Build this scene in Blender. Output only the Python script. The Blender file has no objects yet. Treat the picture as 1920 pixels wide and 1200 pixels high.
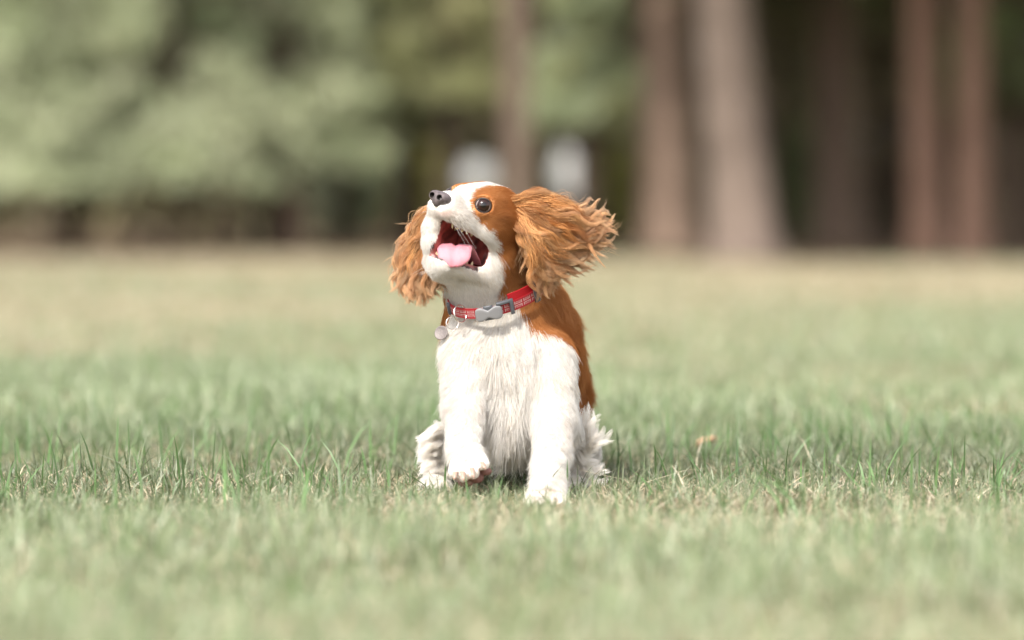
import bpy, bmesh, math, random
import numpy as np
from mathutils import Vector, Matrix

rng = np.random.default_rng(7)
random.seed(7)
S = bpy.context.scene
COL = S.collection
R = math.radians

# ------------------------------------------------------------------ camera
F_PX, D0, CAM_H = 7200.0, 5.333, 0.39          # focal length in photo pixels, distance to the dog, eye height
cam = bpy.data.cameras.new('camera')
cam.lens, cam.sensor_width = 135.0, 36.0
cam.clip_start, cam.clip_end = 0.1, 2000.0
cam.dof.use_dof = True
cam.dof.focus_distance = 5.36
cam.dof.aperture_fstop = 2.0
camo = bpy.data.objects.new('camera', cam)
COL.objects.link(camo)
camo.location = (0, -D0, CAM_H)
camo.rotation_euler = (R(90) - math.atan(200.0 / F_PX), 0, 0)
S.camera = camo

# ------------------------------------------------------------------ sky, sun, exposure
SUN_EL, SUN_AZ = 48.0, 207.0                  # azimuth clockwise from +Y: behind the camera and to its left
w = bpy.data.worlds.new('World'); S.world = w; w.use_nodes = True
wn = w.node_tree.nodes; wl = w.node_tree.links
sky = wn.new('ShaderNodeTexSky'); sky.sky_type = 'NISHITA'; sky.sun_disc = False
sky.sun_elevation = R(SUN_EL); sky.sun_rotation = R(SUN_AZ); sky.altitude = 100; sky.dust_density = 2.0; sky.ozone_density = 0.6
bg = wn['Background']; bg.inputs['Strength'].default_value = 0.15
hz = wn.new('ShaderNodeHueSaturation'); hz.inputs['Saturation'].default_value = .35     # thin high cloud: a whiter sky
mw = wn.new('ShaderNodeMix'); mw.data_type = 'RGBA'; mw.blend_type = 'MULTIPLY'; mw.inputs[0].default_value = 1; mw.inputs[7].default_value = (1.05, 1.0, .96, 1)
wl.new(sky.outputs[0], hz.inputs['Color']); wl.new(hz.outputs[0], mw.inputs[6]); wl.new(mw.outputs[2], bg.inputs[0])
sl = bpy.data.lights.new('sun', 'SUN'); sl.energy = 2.3; sl.angle = R(5.0); sl.color = (1.0, 0.95, 0.87)
so = bpy.data.objects.new('sun', sl); COL.objects.link(so)
sd = Vector((math.sin(R(SUN_AZ)) * math.cos(R(SUN_EL)), math.cos(R(SUN_AZ)) * math.cos(R(SUN_EL)), math.sin(R(SUN_EL))))
so.rotation_euler = (-sd).to_track_quat('-Z', 'Y').to_euler(); so.location = sd * 40
S.view_settings.view_transform = 'Standard'
S.view_settings.look = 'None'
S.view_settings.exposure = 1.55
S.view_settings.gamma = 1.0
S.view_settings.use_curve_mapping = False
S.render.engine = 'CYCLES'
S.cycles.max_bounces = 8; S.cycles.diffuse_bounces = 5; S.cycles.transparent_max_bounces = 8
S.cycles.use_denoising = True
try: S.cycles.denoiser = 'OPENIMAGEDENOISE'
except Exception: pass
S.cycles.use_adaptive_sampling = True; S.cycles.adaptive_threshold = 0.006
S.cycles.sample_clamp_indirect = 6.0

# ------------------------------------------------------------------ helpers
def P(px, py, Y=0.0):
    """a point of the place, from where it is seen in the photograph and how far away it stands"""
    d = D0 + Y
    return np.array([(px - 960) / F_PX * d, Y, CAM_H + (400 - py) / F_PX * d])

def tag(o, label=None, cat=None, group=None, kind=None):
    if label: o['label'] = label
    if cat: o['category'] = cat
    if group: o['group'] = group
    if kind: o['kind'] = kind
    return o

def empty(name, loc, label, cat, group=None):
    o = bpy.data.objects.new(name, None); COL.objects.link(o)
    o.location = tuple(loc); o.empty_display_size = 0.1
    return tag(o, label, cat, group)

def link(name, data, parent=None):
    """link data that is written in world coordinates; under a parent it keeps its place"""
    o = bpy.data.objects.new(name, data); COL.objects.link(o)
    if parent is not None:
        o.parent = parent
        if parent.parent is None: o.matrix_parent_inverse = Matrix.Translation(parent.location).inverted()
    return o

def mesh(name, V, Fq=None, Ft=None, mat=None, smooth=True, colors=None, cname='tint'):
    """fast mesh from numpy arrays of quads and triangles"""
    me = bpy.data.meshes.new(name)
    V = np.asarray(V, np.float32)
    Fq = np.zeros((0, 4), np.int32) if Fq is None else np.asarray(Fq, np.int32)
    Ft = np.zeros((0, 3), np.int32) if Ft is None else np.asarray(Ft, np.int32)
    loops = np.concatenate([Fq.ravel(), Ft.ravel()])
    starts = np.concatenate([np.arange(len(Fq)) * 4, len(Fq) * 4 + np.arange(len(Ft)) * 3])
    me.vertices.add(len(V)); me.vertices.foreach_set('co', V.ravel())
    me.loops.add(len(loops)); me.loops.foreach_set('vertex_index', loops.astype(np.int32))
    me.polygons.add(len(starts)); me.polygons.foreach_set('loop_start', starts.astype(np.int32))
    me.polygons.foreach_set('use_smooth', np.full(len(starts), smooth))
    me.update(calc_edges=True)
    if colors is not None:
        a = me.attributes.new(cname, 'FLOAT_COLOR', 'POINT')
        c = np.ones((len(V), 4), np.float32); c[:, :3] = colors
        a.data.foreach_set('color', c.ravel())
    if mat: me.materials.append(mat)
    return me

def curves(name, pts, rad, col=None, mat=None):
    """hair curves: pts (N,K,3), rad (N,K), col (N,3)"""
    N, K = pts.shape[:2]
    cu = bpy.data.hair_curves.new(name)
    cu.add_curves([K] * N)
    cu.position_data.foreach_set('vector', pts.astype(np.float32).ravel())
    a = cu.attributes.get('radius') or cu.attributes.new('radius', 'FLOAT', 'POINT')
    a.data.foreach_set('value', rad.astype(np.float32).ravel())
    if col is not None:
        a = cu.attributes.new('tint', 'FLOAT_COLOR', 'CURVE')
        c = np.ones((N, 4), np.float32); c[:, :3] = col
        a.data.foreach_set('color', c.ravel())
    if mat: cu.materials.append(mat)
    return cu

def new_mat(name):
    m = bpy.data.materials.new(name); m.use_nodes = True
    return m, m.node_tree.nodes, m.node_tree.links, m.node_tree.nodes['Principled BSDF']

def plain(name, rgb, rough=0.5, spec=0.5, metal=0.0, bump=0.0, scale=200.0, var=0.0, coat=0.0, sss=0.0):
    m, n, l, b = new_mat(name)
    b.inputs['Base Color'].default_value = (*rgb, 1)
    b.inputs['Roughness'].default_value = rough
    b.inputs['Specular IOR Level'].default_value = spec
    b.inputs['Metallic'].default_value = metal
    b.inputs['Coat Weight'].default_value = coat
    b.inputs['Coat Roughness'].default_value = 0.04
    if sss:
        b.inputs['Subsurface Weight'].default_value = sss
        b.inputs['Subsurface Radius'].default_value = (0.006, 0.002, 0.001)
        b.inputs['Subsurface Scale'].default_value = 1.0
    if bump or var:
        tc = n.new('ShaderNodeTexCoord'); nz = n.new('ShaderNodeTexNoise')
        nz.inputs['Scale'].default_value = scale; nz.inputs['Detail'].default_value = 4
        l.new(tc.outputs['Object'], nz.inputs['Vector'])
        if bump:
            bp = n.new('ShaderNodeBump'); bp.inputs['Strength'].default_value = bump; bp.inputs['Distance'].default_value = 0.001
            l.new(nz.outputs['Fac'], bp.inputs['Height']); l.new(bp.outputs[0], b.inputs['Normal'])
        if var:
            mx = n.new('ShaderNodeMix'); mx.data_type = 'RGBA'
            mx.inputs[6].default_value = (*[c * (1 - var) for c in rgb], 1)
            mx.inputs[7].default_value = (*[min(1, c * (1 + var)) for c in rgb], 1)
            l.new(nz.outputs['Fac'], mx.inputs[0]); l.new(mx.outputs[2], b.inputs['Base Color'])
    return m

def attr_mat(name, rough=0.6, spec=0.2, transl=0.0, tr_gain=1.0, tip=None):
    """colour from the per-piece 'color' attribute, some light let through"""
    m, n, l, b = new_mat(name)
    at = n.new('ShaderNodeAttribute'); at.attribute_name = 'tint'
    csrc = at.outputs['Color']
    if tip:
        hi = n.new('ShaderNodeHairInfo'); mx = n.new('ShaderNodeMix'); mx.data_type = 'RGBA'; mx.blend_type = 'MIX'
        pw = n.new('ShaderNodeMath'); pw.operation = 'POWER'; pw.inputs[1].default_value = 2.0
        ml = n.new('ShaderNodeMath'); ml.operation = 'MULTIPLY'; ml.inputs[1].default_value = tip
        l.new(hi.outputs['Intercept'], pw.inputs[0]); l.new(pw.outputs[0], ml.inputs[0]); l.new(ml.outputs[0], mx.inputs[0])
        l.new(csrc, mx.inputs[6]); mx.inputs[7].default_value = (0.82, 0.66, 0.48, 1)
        csrc = mx.outputs[2]
    l.new(csrc, b.inputs['Base Color'])
    b.inputs['Roughness'].default_value = rough; b.inputs['Specular IOR Level'].default_value = spec
    if transl:
        t = n.new('ShaderNodeBsdfTranslucent'); ms = n.new('ShaderNodeMixShader'); ms.inputs[0].default_value = transl
        l.new(csrc, t.inputs['Color'])
        l.new(b.outputs[0], ms.inputs[1]); l.new(t.outputs[0], ms.inputs[2])
        l.new(ms.outputs[0], n['Material Output'].inputs['Surface'])
    return m

def vnoise(p, f, seed=0):
    """cheap smooth pseudo-noise in -1..1 from summed sines"""
    r = np.random.default_rng(seed); o = np.zeros(p.shape[:-1])
    for i in range(6):
        k = r.normal(0, 1, 3); k /= np.linalg.norm(k)
        o += np.sin(p @ k * f * r.uniform(.6, 1.7) + r.uniform(0, 6.28)) 
    return o / 3.2

def norm(v): return v / np.maximum(np.linalg.norm(v, axis=-1, keepdims=True), 1e-9)
def sstep(a, b, x): t = np.clip((x - a) / (b - a), 0, 1); return t * t * (3 - 2 * t)

# ------------------------------------------------------------------ ground
def gz(x, y):
    """gentle unevenness of the lawn; level where the dog runs"""
    p = np.stack([x, y, np.zeros_like(x)], -1)
    far = sstep(0.5, 2.5, np.hypot(x, y))
    return (0.008 * vnoise(p, 1.6, 3) + 0.006 * vnoise(p, .45, 4)) * far * sstep(15, 8, np.abs(y))

def floor_edge(x):
    return 27.9 - 3.3 * sstep(.5, 2.3, x) + .6 * np.sin(x * 2.3) + .5 * np.sin(x * 5.1 + 1)

def warp(a, n): 
    t = np.linspace(-1, 1, n); return np.sign(t) * (np.abs(t) ** 2.6) * a
gx, gy = np.meshgrid(warp(320, 260), warp(320, 260), indexing='ij')
gv = np.stack([gx, gy, gz(gx, gy)], -1).reshape(-1, 3)
ii = np.arange(260 * 260).reshape(260, 260)
gq = np.stack([ii[:-1, :-1], ii[1:, :-1], ii[1:, 1:], ii[:-1, 1:]], -1).reshape(-1, 4)
m, n, l, b = new_mat('soil_and_thatch')
tc = n.new('ShaderNodeTexCoord')
n1 = n.new('ShaderNodeTexNoise'); n1.inputs['Scale'].default_value = 1.3; n1.inputs['Detail'].default_value = 5
n2 = n.new('ShaderNodeTexNoise'); n2.inputs['Scale'].default_value = 90; n2.inputs['Detail'].default_value = 6
for q in (n1, n2): l.new(tc.outputs['Object'], q.inputs['Vector'])
r1 = n.new('ShaderNodeValToRGB'); r1.color_ramp.elements[0].position = .35; r1.color_ramp.elements[1].position = .65
r1.color_ramp.elements[0].color = (.19, .20, .10, 1); r1.color_ramp.elements[1].color = (.29, .25, .15, 1)
r2 = n.new('ShaderNodeValToRGB'); r2.color_ramp.elements[0].position = .3; r2.color_ramp.elements[1].position = .7
r2.color_ramp.elements[0].color = (.5, .46, .40, 1); r2.color_ramp.elements[1].color = (1, 1, 1, 1)
mx = n.new('ShaderNodeMix'); mx.data_type = 'RGBA'; mx.blend_type = 'MULTIPLY'; mx.inputs[0].default_value = 1
l.new(n1.outputs['Fac'], r1.inputs[0]); l.new(n2.outputs['Fac'], r2.inputs[0])
l.new(r1.outputs[0], mx.inputs[6]); l.new(r2.outputs[0], mx.inputs[7]); l.new(mx.outputs[2], b.inputs['Base Color'])
b.inputs['Roughness'].default_value = .95; b.inputs['Specular IOR Level'].default_value = .1
bp = n.new('ShaderNodeBump'); bp.inputs['Distance'].default_value = .01; l.new(n2.outputs['Fac'], bp.inputs['Height']); l.new(bp.outputs[0], b.inputs['Normal'])
tag(link('ground', mesh('ground', gv, gq, mat=m)), 'level lawn of short dry grass running back to the trees', kind='structure')

# bare litter under the trees
fxs = np.linspace(-45, 45, 180); fys = np.linspace(0, 1, 60) ** 1.5
fxg = np.repeat(fxs[:, None], 60, 1); fyg = floor_edge(fxg) + (90 - floor_edge(fxg)) * fys[None]
fi_ = np.arange(180 * 60).reshape(180, 60)
FLOOR = plain('leaf_litter', (.095, .066, .044), .95, .1, bump=1.0, scale=25, var=.45)
tag(link('forest_floor', mesh('forest_floor', np.stack([fxg, fyg, gz(fxg, fyg) + .02], -1).reshape(-1, 3),
    np.stack([fi_[:-1, :-1], fi_[1:, :-1], fi_[1:, 1:], fi_[:-1, 1:]], -1).reshape(-1, 4), mat=FLOOR)), 'brown leaf litter under the trees beyond the lawn', kind='structure')

# ------------------------------------------------------------------ grass (real blades, denser where the camera can tell them apart)
def blades(x, y, h, wd, lean, col):
    """one curved tapering blade per entry -> verts (N*7), quads, tris"""
    N = len(x)
    az = rng.uniform(0, 2 * np.pi, N); bx, by = np.cos(az), np.sin(az)
    fz = rng.normal(0, .7, N)                            # the blade's flat side faces any way
    wx, wy = -np.sin(az + fz), np.cos(az + fz)
    z0 = gz(x, y) - .004
    V = np.zeros((N, 7, 3), np.float32)
    for k, (t, ww) in enumerate(((0, .8), (.38, 1.0), (.72, .72), (1, 0))):
        off = lean * h * (t ** 1.8); zz = h * t * (1 - .32 * np.minimum(lean, 1.6) * t)
        cx, cy = x + bx * off, y + by * off
        if k < 3:
            V[:, 2 * k] = np.stack([cx - wx * wd * ww / 2, cy - wy * wd * ww / 2, z0 + zz], -1)
            V[:, 2 * k + 1] = np.stack([cx + wx * wd * ww / 2, cy + wy * wd * ww / 2, z0 + zz], -1)
        else: V[:, 6] = np.stack([cx, cy, z0 + zz], -1)
    o = np.arange(N)[:, None] * 7
    q = np.concatenate([o + np.array([0, 1, 3, 2]), o + np.array([2, 3, 5, 4])])
    t = o + np.array([4, 5, 6])
    return V.reshape(-1, 3), q, t, np.repeat(col, 7, 0)

def scatter(y0, y1, dens, margin):
    """points in the strip the lens sees (and a margin either side), from world y0 to y1"""
    half = lambda y: (y + D0) * 960 / F_PX + margin
    N = int(dens * (half(y0) + half(y1)) * (y1 - y0))
    y = rng.uniform(y0, y1, N); x = rng.uniform(-1, 1, N) * half(np.full(N, y1))
    k = np.abs(x) < half(y)
    return x[k], y[k]

GREENS = np.array([(.205, .265, .130), (.26, .315, .175), (.31, .36, .225), (.135, .205, .08), (.365, .405, .275)])
STRAWS = np.array([(.54, .46, .32), (.48, .40, .27), (.60, .53, .40), (.44, .40, .26)])
def grass_colors(x, y, straw):
    N = len(x)
    c = GREENS[rng.integers(0, len(GREENS), N)] * rng.uniform(.8, 1.2, (N, 1)) * (1 - .42 * np.exp(-((y - .35) / .8) ** 2))[:, None]  # greens darkened around the dog: shade between blades put into the colour
    p = np.stack([x, y, np.zeros(N)], -1)
    dry = straw + .22 * vnoise(p, 3.0, 11) + .28 * vnoise(p, .9, 12) + .30 * sstep(.3, 5, y) + .55 * sstep(1.0, 15, y)
    k = rng.uniform(0, 1, N) < dry
    c[k] = STRAWS[rng.integers(0, len(STRAWS), k.sum())] * rng.uniform(.8, 1.15, (k.sum(), 1))
    return c * (.91 - .06 * sstep(1.5, 5, y) - .05 * sstep(5, 13, y))[:, None]

zones = [(-2.6, -.9, 17000, .25, .032, .0026, .20), (-.9, 1.6, 24000, .35, .028, .0021, .20), (1.6, 4.5, 7500, .5, .032, .0036, .20),
         (4.5, 11, 1900, .8, .036, .006, .20), (11, 32, 420, 1.5, .04, .012, .20)]
GV, GQ, GT, GC = [], [], [], []; nv = 0
for y0, y1, dens, mg, hh, ww, straw in zones:
    x, y = scatter(y0, y1, dens, mg)
    mo = {.25: 1.6, .35: 1.9, .5: 2.2, .8: 3.2, 1.5: 6.0}[mg]             # thinner lawn beyond the strip in view
    xo, yo = scatter(y0, y1, dens * .38, mo); k = np.abs(xo) > (yo + D0) * 960 / F_PX + mg
    x, y = np.concatenate([x, xo[k]]), np.concatenate([y, yo[k]]); N = len(x); wide = np.abs(x) > (y + D0) * 960 / F_PX + mg
    pn = np.stack([x, y, np.zeros(N)], -1)
    tall = 1 + .45 * vnoise(pn, 5.0, 21) + .45 * vnoise(pn, 14.0, 22)
    h = hh * tall * np.exp(rng.normal(0, .34, N))
    h = np.clip(h, .012, .14)
    h *= 1 - .35 * np.exp(-(x ** 2 / .012 + (y + .05) ** 2 / .02)) -   .40 * np.exp(-((x - .05) ** 2 / .008 + (y + .24) ** 2 / .022))   # pressed where the dog treads
    kb = y < floor_edge(x) + .15; x, y, h = x[kb], y[kb], h[kb]; N = len(x)
    lean = np.abs(rng.normal(.45, .35, N))
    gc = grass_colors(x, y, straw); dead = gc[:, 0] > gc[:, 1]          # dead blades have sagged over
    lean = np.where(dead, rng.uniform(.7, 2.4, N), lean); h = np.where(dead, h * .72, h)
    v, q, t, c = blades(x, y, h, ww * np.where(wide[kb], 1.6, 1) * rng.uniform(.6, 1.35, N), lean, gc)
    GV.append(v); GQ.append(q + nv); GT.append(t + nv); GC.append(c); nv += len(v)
# taller solitary dark blades
x, y = scatter(-.5, 1.7, 430, .2); k = ~((np.abs(x - .0) < .17) & (y < .2)) | (rng.uniform(0, 1, len(x)) < .3); x, y = x[k], y[k]; N = len(x)
v, q, t, c = blades(x, y, rng.uniform(.03, .105, N) * np.where((np.abs(x) < .2) & (y < .2), .6, 1), rng.uniform(.0022, .0042, N), np.abs(rng.normal(.4, .4, N)),
                    np.array([(.085, .155, .055)]) * rng.uniform(.7, 1.5, (N, 1)))
GV.append(v); GQ.append(q + nv); GT.append(t + nv); GC.append(c); nv += len(v)
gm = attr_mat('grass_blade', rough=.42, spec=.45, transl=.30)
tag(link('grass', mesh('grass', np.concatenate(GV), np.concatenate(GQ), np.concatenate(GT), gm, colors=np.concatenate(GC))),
    'short green and straw coloured lawn grass all over the field', kind='stuff')
# dead straw lying between the blades
GV, GQ, GT, GC = [], [], [], []; nv = 0
for y0, y1, dens, mg, L_, ww in ((-2.3, 1.8, 2200, .3, .055, .0018), (1.8, 6, 1500, .5, .06, .0035), (6, 16, 260, .9, .07, .007)):
    x, y = scatter(y0, y1, dens, mg); N = len(x)
    v, q, t, c = blades(x, y, rng.uniform(.006, .02, N), ww * rng.uniform(.6, 1.3, N), rng.uniform(1.2, 3.6, N),
                        STRAWS[rng.integers(0, 4, N)] * rng.uniform(.6, 1.0, (N, 1)))
    GV.append(v); GQ.append(q + nv); GT.append(t + nv); GC.append(c); nv += len(v)
tag(link('dry_grass', mesh('dry_grass', np.concatenate(GV), np.concatenate(GQ), np.concatenate(GT), gm, colors=np.concatenate(GC))),
    'dead straw lying between the green blades', kind='stuff')

# ------------------------------------------------------------------ trees
def bark(name, a, bcol, scale=6):
    m, n, l, b = new_mat(name)
    tc = n.new('ShaderNodeTexCoord'); mp = n.new('ShaderNodeMapping'); mp.inputs['Scale'].default_value = (scale, scale, scale * .22)
    nz = n.new('ShaderNodeTexNoise'); nz.inputs['Scale'].default_value = 3; nz.inputs['Detail'].default_value = 8; nz.inputs['Roughness'].default_value = .65
    vo = n.new('ShaderNodeTexVoronoi'); vo.inputs['Scale'].default_value = 2.4
    l.new(tc.outputs['Object'], mp.inputs['Vector']); l.new(mp.outputs[0], nz.inputs['Vector']); l.new(mp.outputs[0], vo.inputs['Vector'])
    rp = n.new('ShaderNodeValToRGB'); rp.color_ramp.elements[0].position = .32; rp.color_ramp.elements[1].position = .68
    rp.color_ramp.elements[0].color = (*a, 1); rp.color_ramp.elements[1].color = (*bcol, 1)
    l.new(nz.outputs['Fac'], rp.inputs[0]); l.new(rp.outputs[0], b.inputs['Base Color'])
    ad = n.new('ShaderNodeMath'); ad.operation = 'ADD'; l.new(nz.outputs['Fac'], ad.inputs[0]); l.new(vo.outputs['Distance'], ad.inputs[1])
    bp = n.new('ShaderNodeBump'); bp.inputs['Distance'].default_value = .03; l.new(ad.outputs[0], bp.inputs['Height']); l.new(bp.outputs[0], b.inputs['Normal'])
    b.inputs['Roughness'].default_value = .9; b.inputs['Specular IOR Level'].default_value = .15
    return m
BARK = {'dull': bark('bark_dull', (.095, .07, .053), (.17, .128, .10)), 'pale': bark('bark_pale', (.13, .10, .081), (.225, .175, .145)), 'brown': bark('bark_brown', (.16, .113, .086), (.28, .203, .155)),
        'red': bark('bark_red', (.15, .088, .062), (.28, .175, .13)), 'dark': bark('bark_dark', (.04, .03, .022), (.09, .065, .048))}
LEAF = attr_mat('leaf', rough=.5, spec=.3, transl=.3)

def tube(path, rad, sides=12, seed=0, rough=.0):
    """tapering tube along a path -> verts, quads"""
    path = np.asarray(path, float); n_ = len(path); V = []
    for i, p in enumerate(path):
        d = norm(path[min(i + 1, n_ - 1)] - path[max(i - 1, 0)])
        s = norm(np.cross(d, [0, 1, .01])); u = np.cross(s, d)
        a = np.linspace(0, 2 * np.pi, sides, endpoint=False)
        rr = rad[i] * (1 + rough * np.sin(a * 3 + seed) * .6 + rough * np.sin(a * 5 + seed * 2 + i * .3) * .5)
        V.append(p + np.cos(a)[:, None] * s * rr[:, None] + np.sin(a)[:, None] * u * rr[:, None])
    V = np.concatenate(V); q = []
    for i in range(n_ - 1):
        for k in range(sides):
            k2 = (k + 1) % sides; q.append((i * sides + k, i * sides + k2, (i + 1) * sides + k2, (i + 1) * sides + k))
    return V, np.array(q)

def leaves(C, size, cols, droop=0.0):
    """a leaf-shaped diamond at each centre, any way up"""
    N = len(C)
    a = norm(rng.normal(0, 1, (N, 3)) + np.array([0, 0, -droop])); b_ = norm(np.cross(a, rng.normal(0, 1, (N, 3))))
    size = np.broadcast_to(size, (N,))[:, None] * rng.uniform(.6, 1.3, (N, 1))
    V = np.stack([C - a * size, C + b_ * size * .45, C + a * size, C - b_ * size * .45], 1).reshape(-1, 3)
    return V, np.arange(N * 4).reshape(N, 4), np.repeat(cols, 4, 0)

def build_tree(name, label, cat, group, base, r0, top, height, barkname, crown, leafcols, leafsize, limbs=7, seed=1):
    """trunk with root flare and limbs + crown of leaf clumps hung on the limbs. crown = list of (centre, radii, n_clumps, leaves per clump, clump radius)"""
    rs = np.random.default_rng(seed)
    root = empty(name, base, label, cat, group)
    top = np.asarray(top, float); base = np.asarray(base, float)
    ts = np.array([0, .012, .03, .07, .14, .25, .4, .6, .8, 1.0])
    path = base + (top - base) * ts[:, None]; path[:, 2] = base[2] - .05 + ts * height
    bend = np.sin(ts * 3.0 + seed) * .02 * height; bend -= bend[0]; path[:, 0] += bend * .5 * sstep(.25, 1, ts)
    rad = r0 * (1 - .8 * ts) * (1 + .45 * np.exp(-ts * 55)); 
    V, Q = tube(path, rad, 16, seed, .05); nv = len(V); Vs, Qs = [V], [Q]
    for k in range(limbs):
        t = rs.uniform(.35, .92); p = np.array([np.interp(t, ts, path[:, i]) for i in range(3)])
        a = rs.uniform(0, 6.28); ln = rs.uniform(.15, .3) * height
        d = np.array([math.cos(a), math.sin(a), rs.uniform(.1, .6)])
        v, q = tube([p, p + d * ln * .5, p + d * ln + np.array([0, 0, .1 * ln])], [r0 * .32 * (1 - t * .5), r0 * .2, r0 * .06], 7, k)
        Vs.append(v); Qs.append(q + nv); nv += len(v)
    link('trunk', mesh('trunk', np.concatenate(Vs), np.concatenate(Qs), mat=BARK[barkname]), root)
    LC, LK = [], []
    for c, rr, nc, nl, cr in crown:
        cc = np.asarray(c) + norm(rs.normal(0, 1, (nc, 3))) * (rs.uniform(.25, 1, (nc, 1)) ** .5) * np.asarray(rr)
        hue = rs.integers(0, len(leafcols), nc); br = rs.uniform(.75, 1.25, nc)
        pts = np.repeat(cc, nl, 0) + rs.normal(0, 1, (nc * nl, 3)) * cr * np.array([1, 1, .6])
        LC.append(pts); LK.append(np.asarray(leafcols)[np.repeat(hue, nl)] * np.repeat(br, nl)[:, None])
    pts, cols = np.concatenate(LC), np.concatenate(LK)
    v, q, c = leaves(pts, leafsize, cols)
    link('crown', mesh('crown', v, q, mat=LEAF, smooth=False, colors=c), root)
    return root

DARKLEAF = [(.17, .17, .085), (.20, .185, .10), (.19, .16, .10)]
MIDLEAF = [(.17, .22, .09), (.20, .24, .11), (.15, .18, .075)]
def ground_at(px, y): 
    d = D0 + y; x = (px - 960) / F_PX * d; return np.array([x, y, float(gz(np.array([x]), np.array([y]))[0])])

grove = [  # base px, distance, width px, px the trunk leans to at the top edge, bark, label
    (1258, 34.0, 106, 1240, 'brown', 'brown trunked tree just left of the pale leaning trunk'),
    (1400, 26.0, 118, 1328, 'pale', 'broad pale grey trunk leaning left, nearest of the grove'),
    (1572, 40.0, 90, 1556, 'brown', 'dull brown trunk standing right of the pale leaning trunk'),
    (1738, 29.0, 66, 1722, 'red', 'reddish brown trunk in the shaded grove at right'),
    (1822, 28.0, 60, 1822, 'red', 'dark reddish trunk close beside the other red trunk'),
    (1898, 34.0, 40, 1900, 'brown', 'slim brown trunk at the right edge of the photo'),
    (976, 31.4, 60, 968, 'dull', 'straight brown trunk directly behind the head of the dog'),
    (770, 35.6, 56, 766, 'dark', 'almost black trunk left of the nose of the dog'),
    (1122, 46.0, 26, 1118, 'dark', 'thin dark trunk between the white gap and yellow bush'),
    (1462, 50.0, 34, 1462, 'dark', 'narrow dark trunk deep in the shade behind the pale trunk'),
    (92, 36.0, 20, 92, 'dark', 'thin dark stem in the shade under the leftmost boughs'),
    (262, 38.0, 26, 262, 'dark', 'dark stem in the shade between the two leftmost conifers'),
    (392, 37.0, 22, 392, 'dark', 'thin dark stem under the boughs left of the lone brown trunk'),
    (455, 40.0, 26, 455, 'dark', 'dark stem close left of the lone brown trunk'),
    (1655, 52.0, 50, 1650, 'dark', 'dark trunk deep in the shade between brown and red trunks'),
]
for i, (px, y, wp, tp, bk, lab) in enumerate(grove):
    bpos = ground_at(px, y); d = D0 + y; r0 = wp / 2 / F_PX * d
    H = rng.uniform(11, 14); back = 3.6 if px in (770, 976, 1122) else 0
    slope = ((tp - px) / F_PX * d) / (400 / F_PX * d + .39)
    top = np.array([bpos[0] + slope * H * .6, bpos[1] + .3, H])
    cx, cy = bpos[0] + slope * 5, bpos[1] + back
    crown = [((cx + .8, cy - .8, H * .62), (3.6, 3.6, 3.4), 150, 26, .55), ((cx + 1.6 * (y < 39), cy - 1.2, 4.1), (3.2, 3.2, .9), 70, 26, .5)]
    build_tree('tree', lab, 'tree', 'trees of the shaded grove', bpos, r0, top, H, bk, crown, DARKLEAF + MIDLEAF[:1], .15, 8, i + 1)

# low-branched conifers at left, boughs drooping almost to the grass
def conifer(px, y, H, rad, hem, label, cols, seed, nb=46, lsz=.05, r0=.1, group='low branched conifers at the left'):
    rs = np.random.default_rng(seed); b0 = ground_at(px, y)
    root = empty('conifer', b0, label, 'tree', group)
    V, Q = tube([b0 + np.array([0, 0, z]) for z in (-.05, .3, 1, 2.5, H * .6, H)], [r0 * 1.3, r0, r0 * .9, r0 * .75, r0 * .4, .01], 10, seed, .05)
    Vs, Qs, nv = [V], [Q], len(V); LC, LK = [], []
    for k in range(nb):
        z = hem + .35 + (H - hem - .35) * (rs.uniform(0, 1) ** 1.9); a = rs.uniform(0, 6.28)
        ln = rad * (1 - .75 * (z - hem) / (H - hem)) * rs.uniform(.75, 1.1)
        tt = np.linspace(0, 1, 6); d = np.array([math.cos(a), math.sin(a), 0]); dr = rs.uniform(.35, .75)
        pth = b0 + np.array([0, 0, z]) + d * (ln * tt)[:, None] + np.array([0, 0, 1]) * (.12 * ln * tt - dr * ln * tt ** 2.2 * .75)[:, None]
        pth[:, 2] = np.maximum(pth[:, 2], b0[2] + hem + .05 * rs.uniform(0, 1))
        v, q = tube(pth, np.linspace(.028, .006, 6), 5, k); Vs.append(v); Qs.append(q + nv); nv += len(v)
        nl = int(190 * ln / rad) + 60; t = rs.uniform(.12, 1.02, nl) ** .7
        c = np.stack([np.interp(t, tt, pth[:, i]) for i in range(3)], -1)
        side = np.cross(d, [0, 0, 1]); wsp = .30 * ln * np.sin(np.clip(t, 0, 1) * 2.6)
        sp = rs.normal(0, .5, nl)
        c += side * (sp * wsp)[:, None] + d * (np.abs(sp) * wsp * .5)[:, None]
        c[:, 2] -= np.abs(rs.normal(0, .13, nl)) + .2 * np.abs(sp) * wsp
        c[:, 2] = np.maximum(c[:, 2], b0[2] + hem + rs.uniform(0, .1, nl)); c += rs.normal(0, .03, (nl, 3))
        LC.append(c); LK.append(np.tile(np.asarray(cols)[rs.integers(0, len(cols))] * rs.uniform(.7, 1.25), (nl, 1)))
    link('trunk', mesh('trunk', np.concatenate(Vs), np.concatenate(Qs), mat=BARK['dark']), root)
    v, q, c = leaves(np.concatenate(LC), lsz, np.concatenate(LK), droop=.8)
    link('crown', mesh('crown', v, q, mat=LEAF, smooth=False, colors=c), root)
    return root
PALE = [(.39, .43, .275), (.43, .46, .305), (.355, .40, .245), (.315, .365, .215)]
OLIVE = [(.37, .37, .19), (.33, .345, .17), (.40, .39, .21)]
conifer(-60, 31.5, 7.6, 1.9, .62, 'pale green conifer with drooping boughs at the left edge', PALE, 31, 120)
conifer(135, 32.5, 8.0, 1.9, .64, 'pale green low conifer second from the left edge', PALE, 32, 130)
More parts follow.
